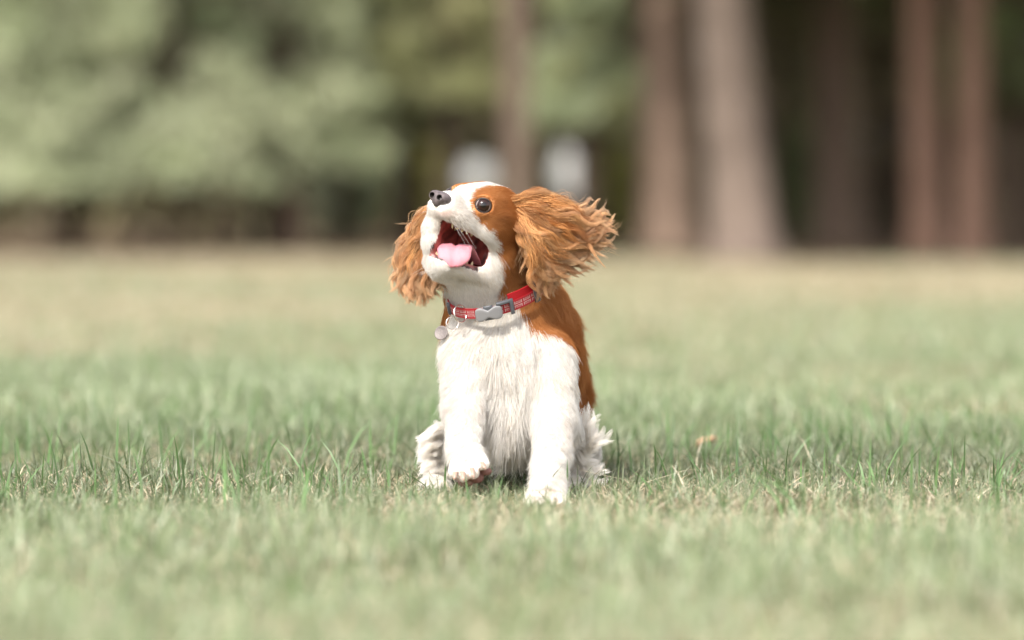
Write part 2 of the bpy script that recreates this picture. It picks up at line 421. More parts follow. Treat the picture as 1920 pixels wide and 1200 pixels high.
conifer(325, 31.5, 7.2, 1.30, .62, 'pale green conifer whose boughs reach furthest toward the dog', PALE, 33, 110)
conifer(505, 32.8, 8.0, 1.15, .80, 'pale conifer with a raised hem above the lone brown trunk', PALE, 38, 100)
conifer(640, 34.5, 8.5, 1.3, 1.25, 'olive conifer with a raised hem behind the pale ones', PALE[2:] + OLIVE[:1], 34, 125)
conifer(838, 33.6, 8.0, .85, 1.50, 'olive green conifer above and left of the dog', OLIVE, 35, 135)
conifer(1096, 29.5, 6.0, .46, 1.15, 'green conifer between the brown trunks behind the dog', PALE[2:] + OLIVE[1:2], 36, 80)
conifer(1915, 33, 8.0, .9, 1.3, 'green conifer at the upper right corner of the photo', MIDLEAF, 37, 46)

# stems and bushes
bs = ground_at(542, 33.2)
build_tree('tree', 'lone brown trunk under the raised boughs at the left', 'tree', 'trees of the shaded grove', bs, 31 / F_PX * 39.8,
           bs + np.array([.2, .1, 0]), 10, 'brown', [((bs[0], bs[1] + 2.6, 6.5), (2.4, 2.2, 3), 120, 26, .5)], .14 and DARKLEAF, .15, 4, 77)
def bush(px, y, rx, h, label, cols, seed, nl=2600, lsz=.06):
    rs = np.random.default_rng(seed); b0 = ground_at(px, y)
    root = empty('bush', b0, label, 'bush', 'bushes in the wood behind the field')
    Vs, Qs, nv, LC, LK = [], [], 0, [], []
    for k in range(9):
        a = rs.uniform(0, 6.28); d = np.array([math.cos(a) * rx * .8, math.sin(a) * rx * .6, h * rs.uniform(.6, 1)])
        v, q = tube([b0, b0 + d * np.array([.35, .35, .55]), b0 + d], [.02, .014, .004], 5, k); Vs.append(v); Qs.append(q + nv); nv += len(v)
        t = rs.uniform(.25, 1.05, nl // 9)[:, None]
        LC.append(b0 + d * np.concatenate([t * .9, t * .9, t], 1) + rs.normal(0, 1, (nl // 9, 3)) * np.array([rx * .22, rx * .22, h * .09]))
        LK.append(np.tile(np.asarray(cols)[k % len(cols)] * rs.uniform(.75, 1.2), (nl // 9, 1)))
    link('stem', mesh('stem', np.concatenate(Vs), np.concatenate(Qs), mat=BARK['dark']), root)
    c = np.concatenate(LC); c[:, 2] = np.maximum(c[:, 2], .03)
    v, q, cc = leaves(c, lsz, np.concatenate(LK))
    link('crown', mesh('crown', v, q, mat=LEAF, smooth=False, colors=cc), root)
YEL = [(.42, .38, .13), (.36, .34, .11), (.30, .30, .10)]
bush(1168, 47, .34, 1.25, 'yellow green bush between the white gap and brown trunk', YEL, 51)
bush(815, 48, .28, 1.2, 'yellowish bush beside the almost black trunk', YEL[1:], 52)
bush(655, 41, .5, 1.15, 'grey green bush under the boughs left of the black trunk', PALE[1:3], 53)
bush(1505, 45, .25, 1.5, 'narrow green bush between pale and brown trunks at right', MIDLEAF, 54)

# the wood beyond: one dark mass of stems and leaves with two gaps where the sky shows through
rs = np.random.default_rng(99)
N = 120000
xx = rs.uniform(-24, 24, N); yy = rs.uniform(58, 72, N); zz = rs.uniform(0, 1, N) ** 1.5 * 13
keep = np.ones(N, bool)
def gap(px, py, rx, rz, y=62.0):
    c = P(px, py, y)
    return ((xx - c[0] - 0.0) / rx) ** 2 + ((zz - c[2]) / rz) ** 2 < 1
keep &= ~gap(1072, 320, .38, .62) & ~gap(893, 326, .38, .42)
cpts = np.stack([xx, yy, zz], -1)[keep]
cc = np.asarray(DARKLEAF)[rs.integers(0, 3, len(cpts))] * rs.uniform(.6, 1.2, (len(cpts), 1))
v, q, c = leaves(cpts, .26, cc)
N = 19000   # the closed canopy that roofs the wood
cp2 = np.stack([rs.uniform(-3, 24, N), rs.uniform(34, 66, N), rs.uniform(4.2, 9.5, N)], -1)
v2, q2, c2 = leaves(cp2, .34, np.asarray(DARKLEAF)[rs.integers(0, 3, N)])
tag(link('distant_wood', mesh('distant_wood', np.concatenate([v, v2]), np.concatenate([q, q2 + len(v)]), mat=LEAF, smooth=False, colors=np.concatenate([c, c2]))),
    'dark wood closing the view behind the tree trunks', kind='stuff')

def fallen_leaf(px, py, y, L, rgb, label, seed):
    rs = np.random.default_rng(seed); c = P(px, py, y); rows = []
    a = rs.uniform(0, 6.28); d = np.array([math.cos(a), math.sin(a), .25]); sdv = norm(np.cross(d, [0, 0, 1]))
    for t in np.linspace(0, 1, 9):
        wd_ = .36 * L * math.sin(math.pi * min(1, t * .96 + .02)) ** .8
        rows.append([c + d * L * (t - .5) + sdv * wd_ * u + np.array([0, 0, 1]) * (.22 * L * u * u - .15 * L * (t - .5) ** 2) for u in np.linspace(-1, 1, 5)])
    rows = np.array(rows); V = np.concatenate([rows.reshape(-1, 3), rows.reshape(-1, 3) - np.array([0, 0, .0006])]); ix = np.arange(45).reshape(9, 5)
    q = np.stack([ix[:-1, :-1], ix[1:, :-1], ix[1:, 1:], ix[:-1, 1:]], -1).reshape(-1, 4)
    tag(link('fallen_leaf', mesh('fallen_leaf', V, np.concatenate([q, q[:, ::-1] + 45]), mat=plain('dry_leaf', rgb, .7, .2, var=.3, scale=60))), label, 'leaf', 'dry leaves lying in the grass')
fallen_leaf(1325, 832, .75, .036, (.46, .28, .18), 'small orange dry leaf caught in the grass right of the dog', 3)
fallen_leaf(1098, 1142, -1.42, .045, (.50, .30, .17), 'brown dry leaf in the blurred grass in front of the dog', 5)
#DOG_BEGIN
# ------------------------------------------------------------------ the dog: one continuous body from a signed distance field
HM = np.array([[-0.63578, -0.72896, 0.25377], [0.69269, -0.68389, -0.22906], [0.34053, 0.03015, 0.93975]])   # rows: nose direction, dog's left, up
HS = 0.00128                                         # metres per head unit
H0 = P(901, 389, .0)
HEADC = H0
def to_head(p): return (p - H0) @ HM.T / HS
def from_head(q): return np.asarray(q, float) @ HM * HS + H0

h_ = .0026
lo = np.array([-.20, -.20, -.02]); hi = np.array([.19, .50, .50])
dim = np.ceil((hi - lo) / h_).astype(int)
FLD = np.full(dim, .5, np.float32)
def boxsl(bmin, bmax):
    a = np.clip(np.floor((bmin - lo) / h_).astype(int), 0, dim); c = np.clip(np.ceil((bmax - lo) / h_).astype(int) + 1, 0, dim)
    return tuple(slice(a[i], c[i]) for i in range(3))
def gridpts(sl):
    ax = [lo[i] + h_ * np.arange(sl[i].start, sl[i].stop) for i in range(3)]
    return np.stack(np.meshgrid(*ax, indexing='ij'), -1)
def smin(a, b, k):
    hh = np.clip(.5 + .5 * (b - a) / k, 0, 1); return b + (a - b) * hh - k * hh * (1 - hh)
def sd_ell(p, c, r):
    q = p - c; k0 = np.linalg.norm(q / r, axis=-1); k1 = np.linalg.norm(q / (np.asarray(r) ** 2), axis=-1)
    return np.where(k1 > 1e-9, k0 * (k0 - 1) / np.maximum(k1, 1e-9), -min(r))
def sd_cap(p, a, b, ra, rb):
    ab = b - a; t = np.clip(((p - a) @ ab) / (ab @ ab), 0, 1)
    return np.linalg.norm(p - a - t[..., None] * ab, axis=-1) - (ra + (rb - ra) * t)
PRIMS = []           # (group, fn, bmin, bmax)
def add(group, fn, bmin, bmax, k, sub=False):
    mg = k + 3 * h_
    sl = boxsl(np.asarray(bmin) - mg, np.asarray(bmax) + mg); g = gridpts(sl)
    d = fn(g)
    FLD[sl] = -smin(-FLD[sl], d, k) if sub else smin(FLD[sl], d, k)
    if not sub: PRIMS.append((group, fn))
def ell(group, c, r, k=.02):
    c, r = np.asarray(c), np.asarray(r); add(group, lambda p: sd_ell(p, c, r), c - r, c + r, k)
def cap(group, a, b, ra, rb, k=.02):
    a, b = np.asarray(a), np.asarray(b)
    add(group, lambda p: sd_cap(p, a, b, ra, rb), np.minimum(a - ra, b - rb), np.maximum(a + ra, b + rb), k)
def hell(c, r, k=6, group='head', sub=False):      # an ellipsoid in head units
    c, r = np.asarray(c, float), np.asarray(r, float); w = from_head(c); m_ = r.max() * HS
    add(group, lambda p: sd_ell(to_head(p), c, r) * HS, w - m_, w + m_, k * HS, sub)
def hcap(a, b, ra, rb, k=6, group='head', sub=False):
    a, b = np.asarray(a, float), np.asarray(b, float); wa, wb = from_head(a), from_head(b); m_ = max(ra, rb) * HS
    add(group, lambda p: sd_cap(to_head(p), a, b, ra, rb) * HS, np.minimum(wa, wb) - m_, np.maximum(wa, wb) + m_, k * HS, sub)

# trunk of the body
ell('chest', P(950, 690, .075), (.070, .080, .098), .03)
cap('back', P(982, 645, .12), P(1004, 705, .35), .070, .070, .04)
ell('back', P(1012, 752, .37), (.064, .085, .072), .03)
ell('chest', P(950, 762, .07), (.046, .06, .050), .03)
cap('belly', P(960, 764, .10), P(1000, 780, .32), .052, .046, .03)
# neck
NECK_A, NECK_B = P(948, 630, .10), P(915, 480, .035)
cap('neck', NECK_A, NECK_B, .063, .052, .03)
cap('neck', P(905, 620, .085), P(888, 500, .05), .046, .040, .03)
cap('neck', P(990, 600, .12), P(940, 450, .06), .055, .046, .03)
# forelegs: the viewer's left one lifted, the right one planted
cap('legL', P(880, 665, .03), P(870, 770, -.01), .040, .027, .025)
cap('legL', P(870, 770, -.01), P(868, 835, -.05), .0255, .0185, .012)
cap('legL', P(868, 835, -.05), P(877, 868, -.080), .0185, .021, .01)
cap('legR', P(1026, 675, .04), P(1038, 785, .0), .040, .029, .025)
cap('legR', P(1038, 785, .0), P(1030, 880, -.06), .0290, .0205, .012)
ell('legR', P(1050, 792, .025), (.022, .024, .026), .015)
cap('legR', P(1030, 880, -.06), P(1025, 930, -.125), .0205, .0215, .012)
ell('pawR', P(1023, 942, -.152), (.030, .038, .017), .01)
TOESR = [(P(1025 + dx * .7, 940, -.165), P(1023 + dx, 948, -.190)) for dx in (-28, -10, 9, 27)]
for a, c in TOESR: cap('pawR', a, c, .0105, .009, .0035)
TOES = [((857, 870), (853, 890)), ((868, 872), (868, 897)), ((883, 868), (887, 891)), ((897, 860), (906, 874))]
TOESEG = [(P(a[0], a[1], -.090), P(c[0], c[1] - 4, -.116)) for a, c in TOES]
for a, c in TOESEG: cap('pawL', a, c, .0100, .0088, .0035)
# hind legs swung forward either side of the forelegs
cap('hindL', P(975, 770, .30), P(838, 840, .12), .050, .028, .03)
cap('hindL', P(838, 840, .12), P(826, 885, .17), .027, .018, .02)
cap('hindL', P(826, 885, .17), P(820, 912, .09), .018, .016, .012)
ell('hindL', P(818, 912, .06), (.018, .034, .013), .01)
cap('hindR', P(1010, 770, .32), P(1076, 838, .12), .050, .028, .03)
cap('hindR', P(1076, 838, .12), P(1080, 885, .17), .026, .018, .02)
cap('hindR', P(1080, 885, .17), P(1078, 910, .08), .018, .016, .012)
ell('hindR', P(1078, 912, .06), (.018, .034, .013), .01)
# head
hell((-14, 0, -2), (44, 42, 29), 8)
hell((8, 0, 2), (28, 33, 17.5), 8)
EYEC = np.array([22.0, 23.6, 1.8]); EYER = 9.2; EYEAX = norm(np.array([.70, .70, .06]))
MIR = np.array([1, -1, 1])
for s in (1, -1):
    sg = np.array([1, s, 1])
    hell((10, s * 22, 7), (12, 12, 9.5), 6)            # brow over the eye
    hell(EYEC * sg + np.array([-1, 0, -1]), (12.5, 11.5, 12.5), 5)   # orbit
    hell((-11, s * 28, -15), (27, 13, 19), 10)         # cheek
hell((36, 0, -10), (33, 17, 14), 9)
hell((53, 0, -16), (10, 15, 8.5), 6)
hell((50, 0, -7), (13, 12, 9.5), 6)
for s in (1, -1):
    hell((42, s * 11, -17), (22, 11, 11), 6)          # lip cushions
    hell((26, s * 16, -19), (24, 8.5, 10), 6)
    hcap((44, s * 14, -20), (-11, s * 28, -30), 7.5, 8, 7)             # upper lip rolling back to the corner
    hcap((-12, s * 24, -67), (33, s * 9, -72), 9.5, 8.5, 7, 'jaw')
    hcap((-26, s * 28, -34), (-26, s * 25, -66), 12, 13, 8, 'jaw')  # corner of the mouth
hcap((50, -9, -22), (46, -14, -40), 9, 9, 7, 'jaw')             # far lip stretched down to the jaw
hcap((46, -14, -40), (37, -9, -64), 9, 9, 7, 'jaw')
hcap((46, -12, -33), (0, -27, -40), 9, 9, 7, 'jaw'); hcap((43, -11, -54), (0, -25, -58), 9, 9, 7, 'jaw')
hcap((-18, 0, -74), (28, 0, -79), 14, 10, 8, 'jaw')
hell((33, 0, -73), (11, 14, 11), 6, 'jaw')
hcap((-26, 0, -34), (-34, 0, -74), 30, 30, 12, 'throat')
# mouth cavity
def cav(q):
    a, b, c = q[..., 0], np.abs(q[..., 1]), q[..., 2]
    top = c + 12 + 1.0 * np.sin(a * .85) + .12 * (45 - np.minimum(a, 45)) + .012 * b ** 2
    jaw = -62.0 - .05 * np.maximum(a, 0) - c
    far = np.interp(a, [-20, -6, 10, 40, 50], [16, 20, 13, 1.0, -1.0]); near = np.interp(a, [-24, -10, 10, 40, 50], [18, 26, 23, 15, 12])
    wid = b - np.where(q[..., 1] < 0, far, near)
    return np.maximum.reduce([top, jaw, wid, -24 - a, a - 48 - .10 * (-30 - c)])
cc0, cc1 = from_head((18, 0, -46)), .085
add('cav', lambda p: cav(to_head(p)) * HS * .8, cc0 - cc1, cc0 + cc1, 3 * HS, True)
for s in (1, -1):
    hell(EYEC * np.array([1, s, 1]) + EYEAX * np.array([1, s, 1]) * 1.5, (10.2, 10.2, 9.6), 2, sub=True)     # eye socket
def eye_dist(q):
    qq = q * np.array([1, 1, 1.08]); e = (EYEC + EYEAX * 4) * np.array([1, 1, 1.08])
    return np.minimum(np.linalg.norm(qq - e, axis=-1), np.linalg.norm(qq - e * MIR, axis=-1)) / 9.8

def surface_nets(f):
    s = f < 0
    sh = [(i, j, k) for i in (0, 1) for j in (0, 1) for k in (0, 1)]
    X, Y, Z = np.array(f.shape) - 1
    cnt = np.zeros((X, Y, Z), np.int8)
    for (i, j, k) in sh: cnt += s[i:X + i, j:Y + j, k:Z + k]
    idx = np.argwhere((cnt > 0) & (cnt < 8))
    vid = np.full((X, Y, Z), -1, np.int32); vid[tuple(idx.T)] = np.arange(len(idx))
    fv = np.stack([f[idx[:, 0] + i, idx[:, 1] + j, idx[:, 2] + k] for (i, j, k) in sh], 1)
    acc = np.zeros((len(idx), 3)); w_ = np.zeros(len(idx))
    for a in range(8):
        for b in range(a + 1, 8):
            if sum(abs(sh[a][q] - sh[b][q]) for q in range(3)) != 1: continue
            m_ = (fv[:, a] < 0) != (fv[:, b] < 0)
            t = np.where(m_, fv[:, a] / np.where(m_, fv[:, a] - fv[:, b], 1), 0)[:, None]
            acc += m_[:, None] * (np.array(sh[a]) * (1 - t) + np.array(sh[b]) * t); w_ += m_
    V = idx + acc / w_[:, None]
    Q = []
    for ax in range(3):
        u, v = [(1, 2), (2, 0), (0, 1)][ax]
        s0 = np.take(s, range(f.shape[ax] - 1), ax); s1 = np.take(s, range(1, f.shape[ax]), ax)
        e = np.argwhere(s0 != s1)
        e = e[(e[:, u] > 0) & (e[:, v] > 0) & (e[:, u] < np.array(vid.shape)[u]) & (e[:, v] < np.array(vid.shape)[v])]
        def cell(du, dv):
            c = e.copy(); c[:, u] -= du; c[:, v] -= dv; return vid[tuple(c.T)]
        q = np.stack([cell(1, 1), cell(0, 1), cell(0, 0), cell(1, 0)], 1)
        ins = s[tuple(e.T)]
        q[~ins] = q[~ins][:, ::-1]
        Q.append(q)
    Q = np.concatenate(Q); Q = Q[(Q >= 0).all(1)]
    return V, Q
BV, BQ = surface_nets(FLD)
BV = lo + BV * h_
def relax(V, Q, it, lam=.5):
    e = np.concatenate([Q[:, [0, 1]], Q[:, [1, 2]], Q[:, [2, 3]], Q[:, [3, 0]]])
    deg = np.bincount(e.ravel(), minlength=len(V)).astype(float)
    for _ in range(it):
        s = np.stack([np.bincount(e[:, 0], V[e[:, 1], i], len(V)) + np.bincount(e[:, 1], V[e[:, 0], i], len(V)) for i in range(3)], 1)
        V = V + lam * (s / deg[:, None] - V)
    return V
BV = relax(BV, BQ, 3)
def vnormals(V, Q):
    fn = np.cross(V[Q[:, 2]] - V[Q[:, 0]], V[Q[:, 3]] - V[Q[:, 1]])
    return norm(np.stack([sum(np.bincount(Q[:, k], fn[:, i], len(V)) for k in range(4)) for i in range(3)], 1)), np.linalg.norm(fn, axis=1) / 2
BN, BA = vnormals(BV, BQ)

# collar ring, needed by the fur (hair lies flat under it)
CC = P(932, 548, .052); E1 = np.array([.0575, .0, .0105]); E2 = np.array([-.0095, -.0585, -.0225])
NC = norm(np.cross(E1, E2)); NC = NC if NC[2] > 0 else -NC

# coat markings: chestnut over the back, neck side and eye patches, white elsewhere
def tan_mask(p):
    q = to_head(p); a, b, c = q[:, 0], q[:, 1], q[:, 2]; side = (p - CC) @ NC
    edge = 2.2 * vnoise(p, 140, 5) + 1.3 * vnoise(p, 420, 6)
    f = np.interp(a, [-60, -40, -26, -13, 0, 12, 24, 31, 36, 40], [-130, -88, -60, -40, -27, -20, -16, -11, -4, 40])
    blaze = np.interp(a, [-40, -22, -8, 10, 26, 36], [0, 0, .5, 4.0, 8.5, 13])
    hm = (c + edge > f) & (np.where(b < 0, -b - 6, b) + edge > blaze) & (a < 38)
    # neck and trunk
    Z = p[:, 2]
    yb = np.interp(Z, [.0, .10, .15, .20, .235, .27, .33], [.16, .125, .095, .068, .022, .000, .004])
    bm = (p[:, 1] + .62 * (p[:, 0] - .025) + .004 * edge > yb) & (Z > .095 + .004 * edge)
    near = sstep(-.005, .03, side) 
    bm = bm | ((p[:, 0] < -.080) & (p[:, 1] > .045) & (Z > .215))
    return np.where(near > .5, hm | (bm & (b > 10) & (c < -25) & (a < -20)), bm)

def groups_at(p):
    best = np.full(len(p), 9.0); lab = np.zeros(len(p), 'U8')
    for g, fn in PRIMS:
        d = fn(p); k = d < best; best[k] = d[k]; lab[k] = g
    return lab

WHITE = np.array([.77, .748, .715]); TAN = np.array([.36, .135, .036]); TAN2 = np.array([.48, .22, .078])
DOTS = np.array([(40 + 4.6 * i + 1.5 * j, sg_ * (20.5 - .28 * i * i), -14 - 3.6 * j - .8 * i) for sg_ in (1, -1) for j in range(4) for i in range(4)])
def a_rng(q): return ((q[:, 0] > -18) & (q[:, 0] < 62) & (np.linalg.norm(q, axis=1) < 120)).astype(float)
def coat_colors(p, r):
    t = tan_mask(p + r.normal(0, .0017, p.shape)); q = to_head(p)
    mixv = (np.clip(.38 + .6 * vnoise(p, 45, 8) + .35 * vnoise(p, 130, 18) + r.normal(0, .25, len(p)), 0, 1))[:, None]
    c = TAN * (1 - mixv) + TAN2 * mixv
    dT = np.sort(np.stack([sd_cap(p, a_, b_, .0100, .0088) for a_, b_ in TOESEG], 1), 1); gapk = ((p[:, 2] < .047) & (dT[:, 0] < .012))[:, None] * (1 - sstep(.0015, .0065, dT[:, 1] - dT[:, 0]))[:, None]
    dR = np.sort(np.stack([sd_cap(p, a_, b_, .0105, .009) for a_, b_ in TOESR], 1), 1)
    gapk = np.maximum(gapk, .8 * ((p[:, 2] < .03) & (dR[:, 0] < .012))[:, None] * (1 - sstep(.0012, .006, dR[:, 1] - dR[:, 0]))[:, None])
    wr = r.uniform(.80, 1.08, (len(p), 1)); wc = np.minimum(WHITE * wr, .9)
    cream = (r.uniform(0, 1, len(p)) < .10 + .10 * vnoise(p, 60, 9))[:, None]
    wc = np.where(cream, wc * np.array([.98, .92, .83]), wc)
    dots = np.min([np.hypot(q[:, 0] - d_[0], q[:, 2] - d_[2]) + 9 * (q[:, 1] * d_[1] < 0) + 9 * (np.abs(q[:, 1]) < 8) for d_ in DOTS], 0)
    kd = (.6 * np.exp(-(dots / .95) ** 2))[:, None]; wc = wc * (1 - kd) + np.array([.30, .22, .19]) * kd
    ks = (.38 * np.exp(-np.clip(cav(q) - 2, 0, 99) / 3.0) * np.clip(.5 + vnoise(p, 200, 17), 0, 1) * (a_rng(q)))[:, None]; wc = wc * (1 - ks) + np.array([.40, .24, .16]) * ks
    wc = wc * (1 - .75 * gapk) + np.array([.42, .24, .19]) * .75 * gapk
    for pc, rr_ in ((P(868, 762, -.035), .016), (P(1030, 800, -.03), .016), (P(824, 397, -.085), .0105)):       # skin showing pink through thin hair
        k_ = np.exp(-(np.linalg.norm((p - pc) * np.array([.7, .5, 1.6]), axis=1) / rr_) ** 2)[:, None] * (.75 if rr_ < .012 else .16)
        wc = wc * (1 - k_) + np.array([.66, .42, .36]) * k_
    ke = np.exp(-(np.linalg.norm((p - P(982, 492, .01)) * np.array([1, .4, .75]), axis=1) / .018) ** 2)[:, None]   # shade under the ear, painted dark into the neck fur
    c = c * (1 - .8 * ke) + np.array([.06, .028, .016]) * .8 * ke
    kc = np.exp(-(np.linalg.norm((p - P(930, 413, -.04)) * np.array([.6, .4, 1.5]), axis=1) / .009) ** 2)[:, None] * .5
    c = c * (1 - kc) + np.array([.16, .055, .015]) * kc
    return np.where(t[:, None], c, wc), t

# the body mesh itself: skin in the coat's colours, wet red inside the mouth, dark lips and lids
q = to_head(BV); cv = cav(q)
lowlip = (q[:, 2] < -53) | (q[:, 0] < 2)
inside = (cv < 2.0) | ((q[:, 1] < -2) & (q[:, 0] > -15) & (q[:, 0] < 45) & (q[:, 2] > -68) & (q[:, 2] < -24) & (BN @ HM[1] > .15)); lip = (cv < 3.6 + 1.7 * lowlip) & ~inside & (q[:, 0] > 0) & ((q[:, 1] > 0) | ((q[:, 0] > 44) & (q[:, 2] < -53)))
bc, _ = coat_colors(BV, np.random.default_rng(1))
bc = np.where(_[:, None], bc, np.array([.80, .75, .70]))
deep = sstep(40, -10, q[:, 0])[:, None]
bc = np.where(inside[:, None], np.array([.33, .062, .052]) * (.8 + .5 * vnoise(BV, 260, 14)[:, None]), bc)
gum = (inside & (q[:, 1] > 6) & (q[:, 2] < -44))[:, None]
bc = np.where(gum, np.array([.46, .17, .16]) * (.85 + .4 * vnoise(BV, 300, 19)[:, None]), bc)
lv = np.clip(.25 + .8 * vnoise(BV, 330, 15), 0, 1)[:, None]
bc = np.where(lip[:, None], np.array([.035, .022, .022]) * (1 - lv) + np.array([.34, .15, .14]) * lv, bc)
nk_ = np.linalg.norm((q - np.array([63, 0, -7])) / np.array([13, 12.5, 9]), axis=1) < 1.0
bc = np.where(nk_[:, None], np.array([.03, .023, .024]), bc)
ed = eye_dist(q)
lid = ed < 1.0
bc = np.where(lid[:, None], np.array([.07, .045, .04]), bc)
m_body = attr_mat('dog_skin', rough=.5, spec=.4)
DOG_BASE = np.array([.02, .05, 0.0])
dog = empty('dog', DOG_BASE, 'brown and white spaniel bounding over the grass with its mouth open', 'dog')
body = link('body', mesh('body', BV, BQ, mat=m_body, colors=np.clip(bc, 0, 1)), dog)

# ---- fur
def unproject_dirs(nrm, d): return norm(d - nrm * np.sum(d * nrm, -1, keepdims=True))
def make_fur(N, seed):
    r = np.random.default_rng(seed)
    cen = BV[BQ].mean(1); cq = to_head(cen); cside = (cen - CC) @ NC
    headness = sstep(.0, .04, cside)
    wgt = BA * (1 + 2.2 * headness) * np.where(cen[:, 1] > .22, .5, 1.0)
    bad = inside[BQ].any(1) | lid[BQ].any(1) | (lip[BQ].sum(1) > 2)
    nosed = np.linalg.norm((cq - np.array([63, 0, -8])) / np.array([13, 14.5, 11.5]), axis=1) < 1.0
    wgt = wgt * ~bad * ~nosed
    fi = r.choice(len(BQ), N, p=wgt / wgt.sum())
    u, v = r.uniform(0, 1, (2, N, 1)); qd = BQ[fi]
    bil = lambda A: (A[qd[:, 0]] * (1 - u) + A[qd[:, 1]] * u) * (1 - v) + (A[qd[:, 3]] * (1 - u) + A[qd[:, 2]] * u) * v
    p = bil(BV); nr = norm(bil(BN)); q = to_head(p); side = (p - CC) @ NC; g = groups_at(p)
    a, b, c = q[:, 0], q[:, 1], q[:, 2]
    nose, left, up = HM
    # --- comb direction and length
    head = side > .012
    d = np.zeros((N, 3)); L = np.full(N, .018); lift = np.full(N, .35)
    # head: back from the nose, turning down over cheek and throat
    back = sstep(40, -20, a)[:, None]
    dh = -nose + np.array([0, 0, -1]) * (.9 * sstep(0, -35, c)[:, None]) + nr * .1
    dh = dh + (left * np.sign(b)[:, None]) * (.9 * sstep(-4, -24, a) * sstep(-40, -20, c))[:, None]
    dh = np.where((c < -42)[:, None] & (a > -5)[:, None], -nose * .6 + np.array([0, 0, -.5]), dh)
    Lh = np.interp(a, [-50, -20, 0, 20, 40, 66], [.017, .014, .0115, .0078, .0060, .0040])
    Lh = np.where((c < -15) & (a < 4), .0095, Lh); Lh = np.where(c < -50, .0085, Lh)
    Lh *= np.clip(sstep(.95, 1.7, eye_dist(q)), .3, 1)
    cvq = cav(q); Lh *= np.clip(sstep(1, 9, cvq), .35, 1)
    # body: down and back
    db = np.stack([.10 * np.sign(p[:, 0] - .0) + 0 * a, .25 + 0 * a, -1 + 0 * a], 1) + nr * .12
    Lb = np.full(N, .022)
    isb = (g == 'back') | (g == 'belly')
    db[isb] = np.array([.35, .75, -.75]); Lb[isb] = .030
    ch = (g == 'chest') | (g == 'neck'); Lb[ch] = .026
    mid = np.exp(-((p[:, 0] + .005) / .035) ** 2) * sstep(.20, .13, p[:, 2]); Lb = np.where(ch, Lb + .022 * mid, Lb)
    for nm, lg in (('legL', .012), ('legR', .012), ('pawL', .0026), ('pawR', .0042), ('hindL', .018), ('hindR', .018)):
        k = g == nm; Lb[k] = lg
    kf = ((g == 'legL') | (g == 'legR')); Lb = np.where(kf, Lb + .016 * sstep(.0, .04, p[:, 1]) * (p[:, 2] < .16), Lb)
    kl = g == 'hindL'; db[kl] = np.array([-.55, .15, -.75]); kr = g == 'hindR'; db[kr] = np.array([.75, .25, -.45])
    low = p[:, 2] < .035; Lb = np.where(low, np.minimum(Lb, .012), Lb)
    kp = (g == 'pawL'); db[kp] = np.array([.1, -.5, -.8])
    hb = sstep(-.002, .022, side)[:, None]
    d = norm(dh) * hb + norm(db) * (1 - hb); L = Lh * hb[:, 0] + Lb * (1 - hb[:, 0])
    coll = np.exp(-((side + .003) / .010) ** 2) * (np.linalg.norm((p - CC) - side[:, None] * NC, axis=1) < .085)
    L = L * (1 - .80 * coll); lift = lift * (1 - .6 * coll)
    lift = lift * np.where(head, np.where(a > 20, .55, .8), 1.0)
    wob = np.stack([vnoise(p, 55, 31), vnoise(p, 55, 32), vnoise(p, 55, 33)], 1)
    wob2 = np.stack([vnoise(p, 170, 34), vnoise(p, 170, 35), vnoise(p, 170, 36)], 1)
    d = unproject_dirs(nr, norm(d) + .38 * wob + .22 * wob2 + r.normal(0, .13, (N, 3)))
    L = L * np.exp(r.normal(0, .22, N)) * (1 + .18 * vnoise(p, 90, 37))
    K = 6; t = np.linspace(0, 1, K)[None, :, None]
    el = np.clip(lift + r.normal(0, .12, N), .05, 1.2)[:, None]
    d0 = np.cos(el) * d + np.sin(el) * nr
    grav = np.array([0, 0, -.35]) * np.clip(L / .03, 0, 1)[:, None]
    bend = -np.sin(el) * .75 * nr + grav + .25 * wob2
    X = p[:, None] + L[:, None, None] * (d0[:, None] * t + .5 * bend[:, None] * t ** 2)
    # clumping: tips of neighbouring hairs draw together
    cs = np.where(L > .018, .0085, .0045)[:, None]
    key = np.floor((p + .35 * cs * np.stack([vnoise(p, 500, 41), vnoise(p, 500, 42), vnoise(p, 500, 43)], 1)) / cs).astype(int)
    key = np.concatenate([key, (cs * 1e5).astype(int)], 1)
    _, inv = np.unique(key, axis=0, return_inverse=True); inv = inv.ravel(); M_ = inv.max() + 1
    cnt = np.bincount(inv, minlength=M_)[:, None]
    amt = (np.clip(L / .03, 0, 1) * .34 + .13 + .22 * np.exp(-((p[:, 0] + .005) / .04) ** 2) * sstep(.19, .13, p[:, 2]))[:, None, None] * r.uniform(.3, 1.1, (N, 1, 1))
    for kk in range(1, K):
        mean = np.stack([np.bincount(inv, X[:, kk, i], M_) for i in range(3)], 1) / cnt
        tk = (kk / (K - 1)) ** 1.4
        X[:, kk] += amt[:, 0] * tk * (mean[inv] - X[:, kk])
    X[..., 2] = np.maximum(X[..., 2], .001)
    rad = np.where(L > .016, .00026, .00021)[:, None] * np.linspace(1, .3, K)[None]
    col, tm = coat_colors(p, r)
    return X, rad, col
FUR = attr_mat('fur', rough=.55, spec=.22, transl=.46)
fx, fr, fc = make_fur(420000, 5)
tag(link('fur', curves('fur', fx, fr, fc, FUR), body), kind='stuff')

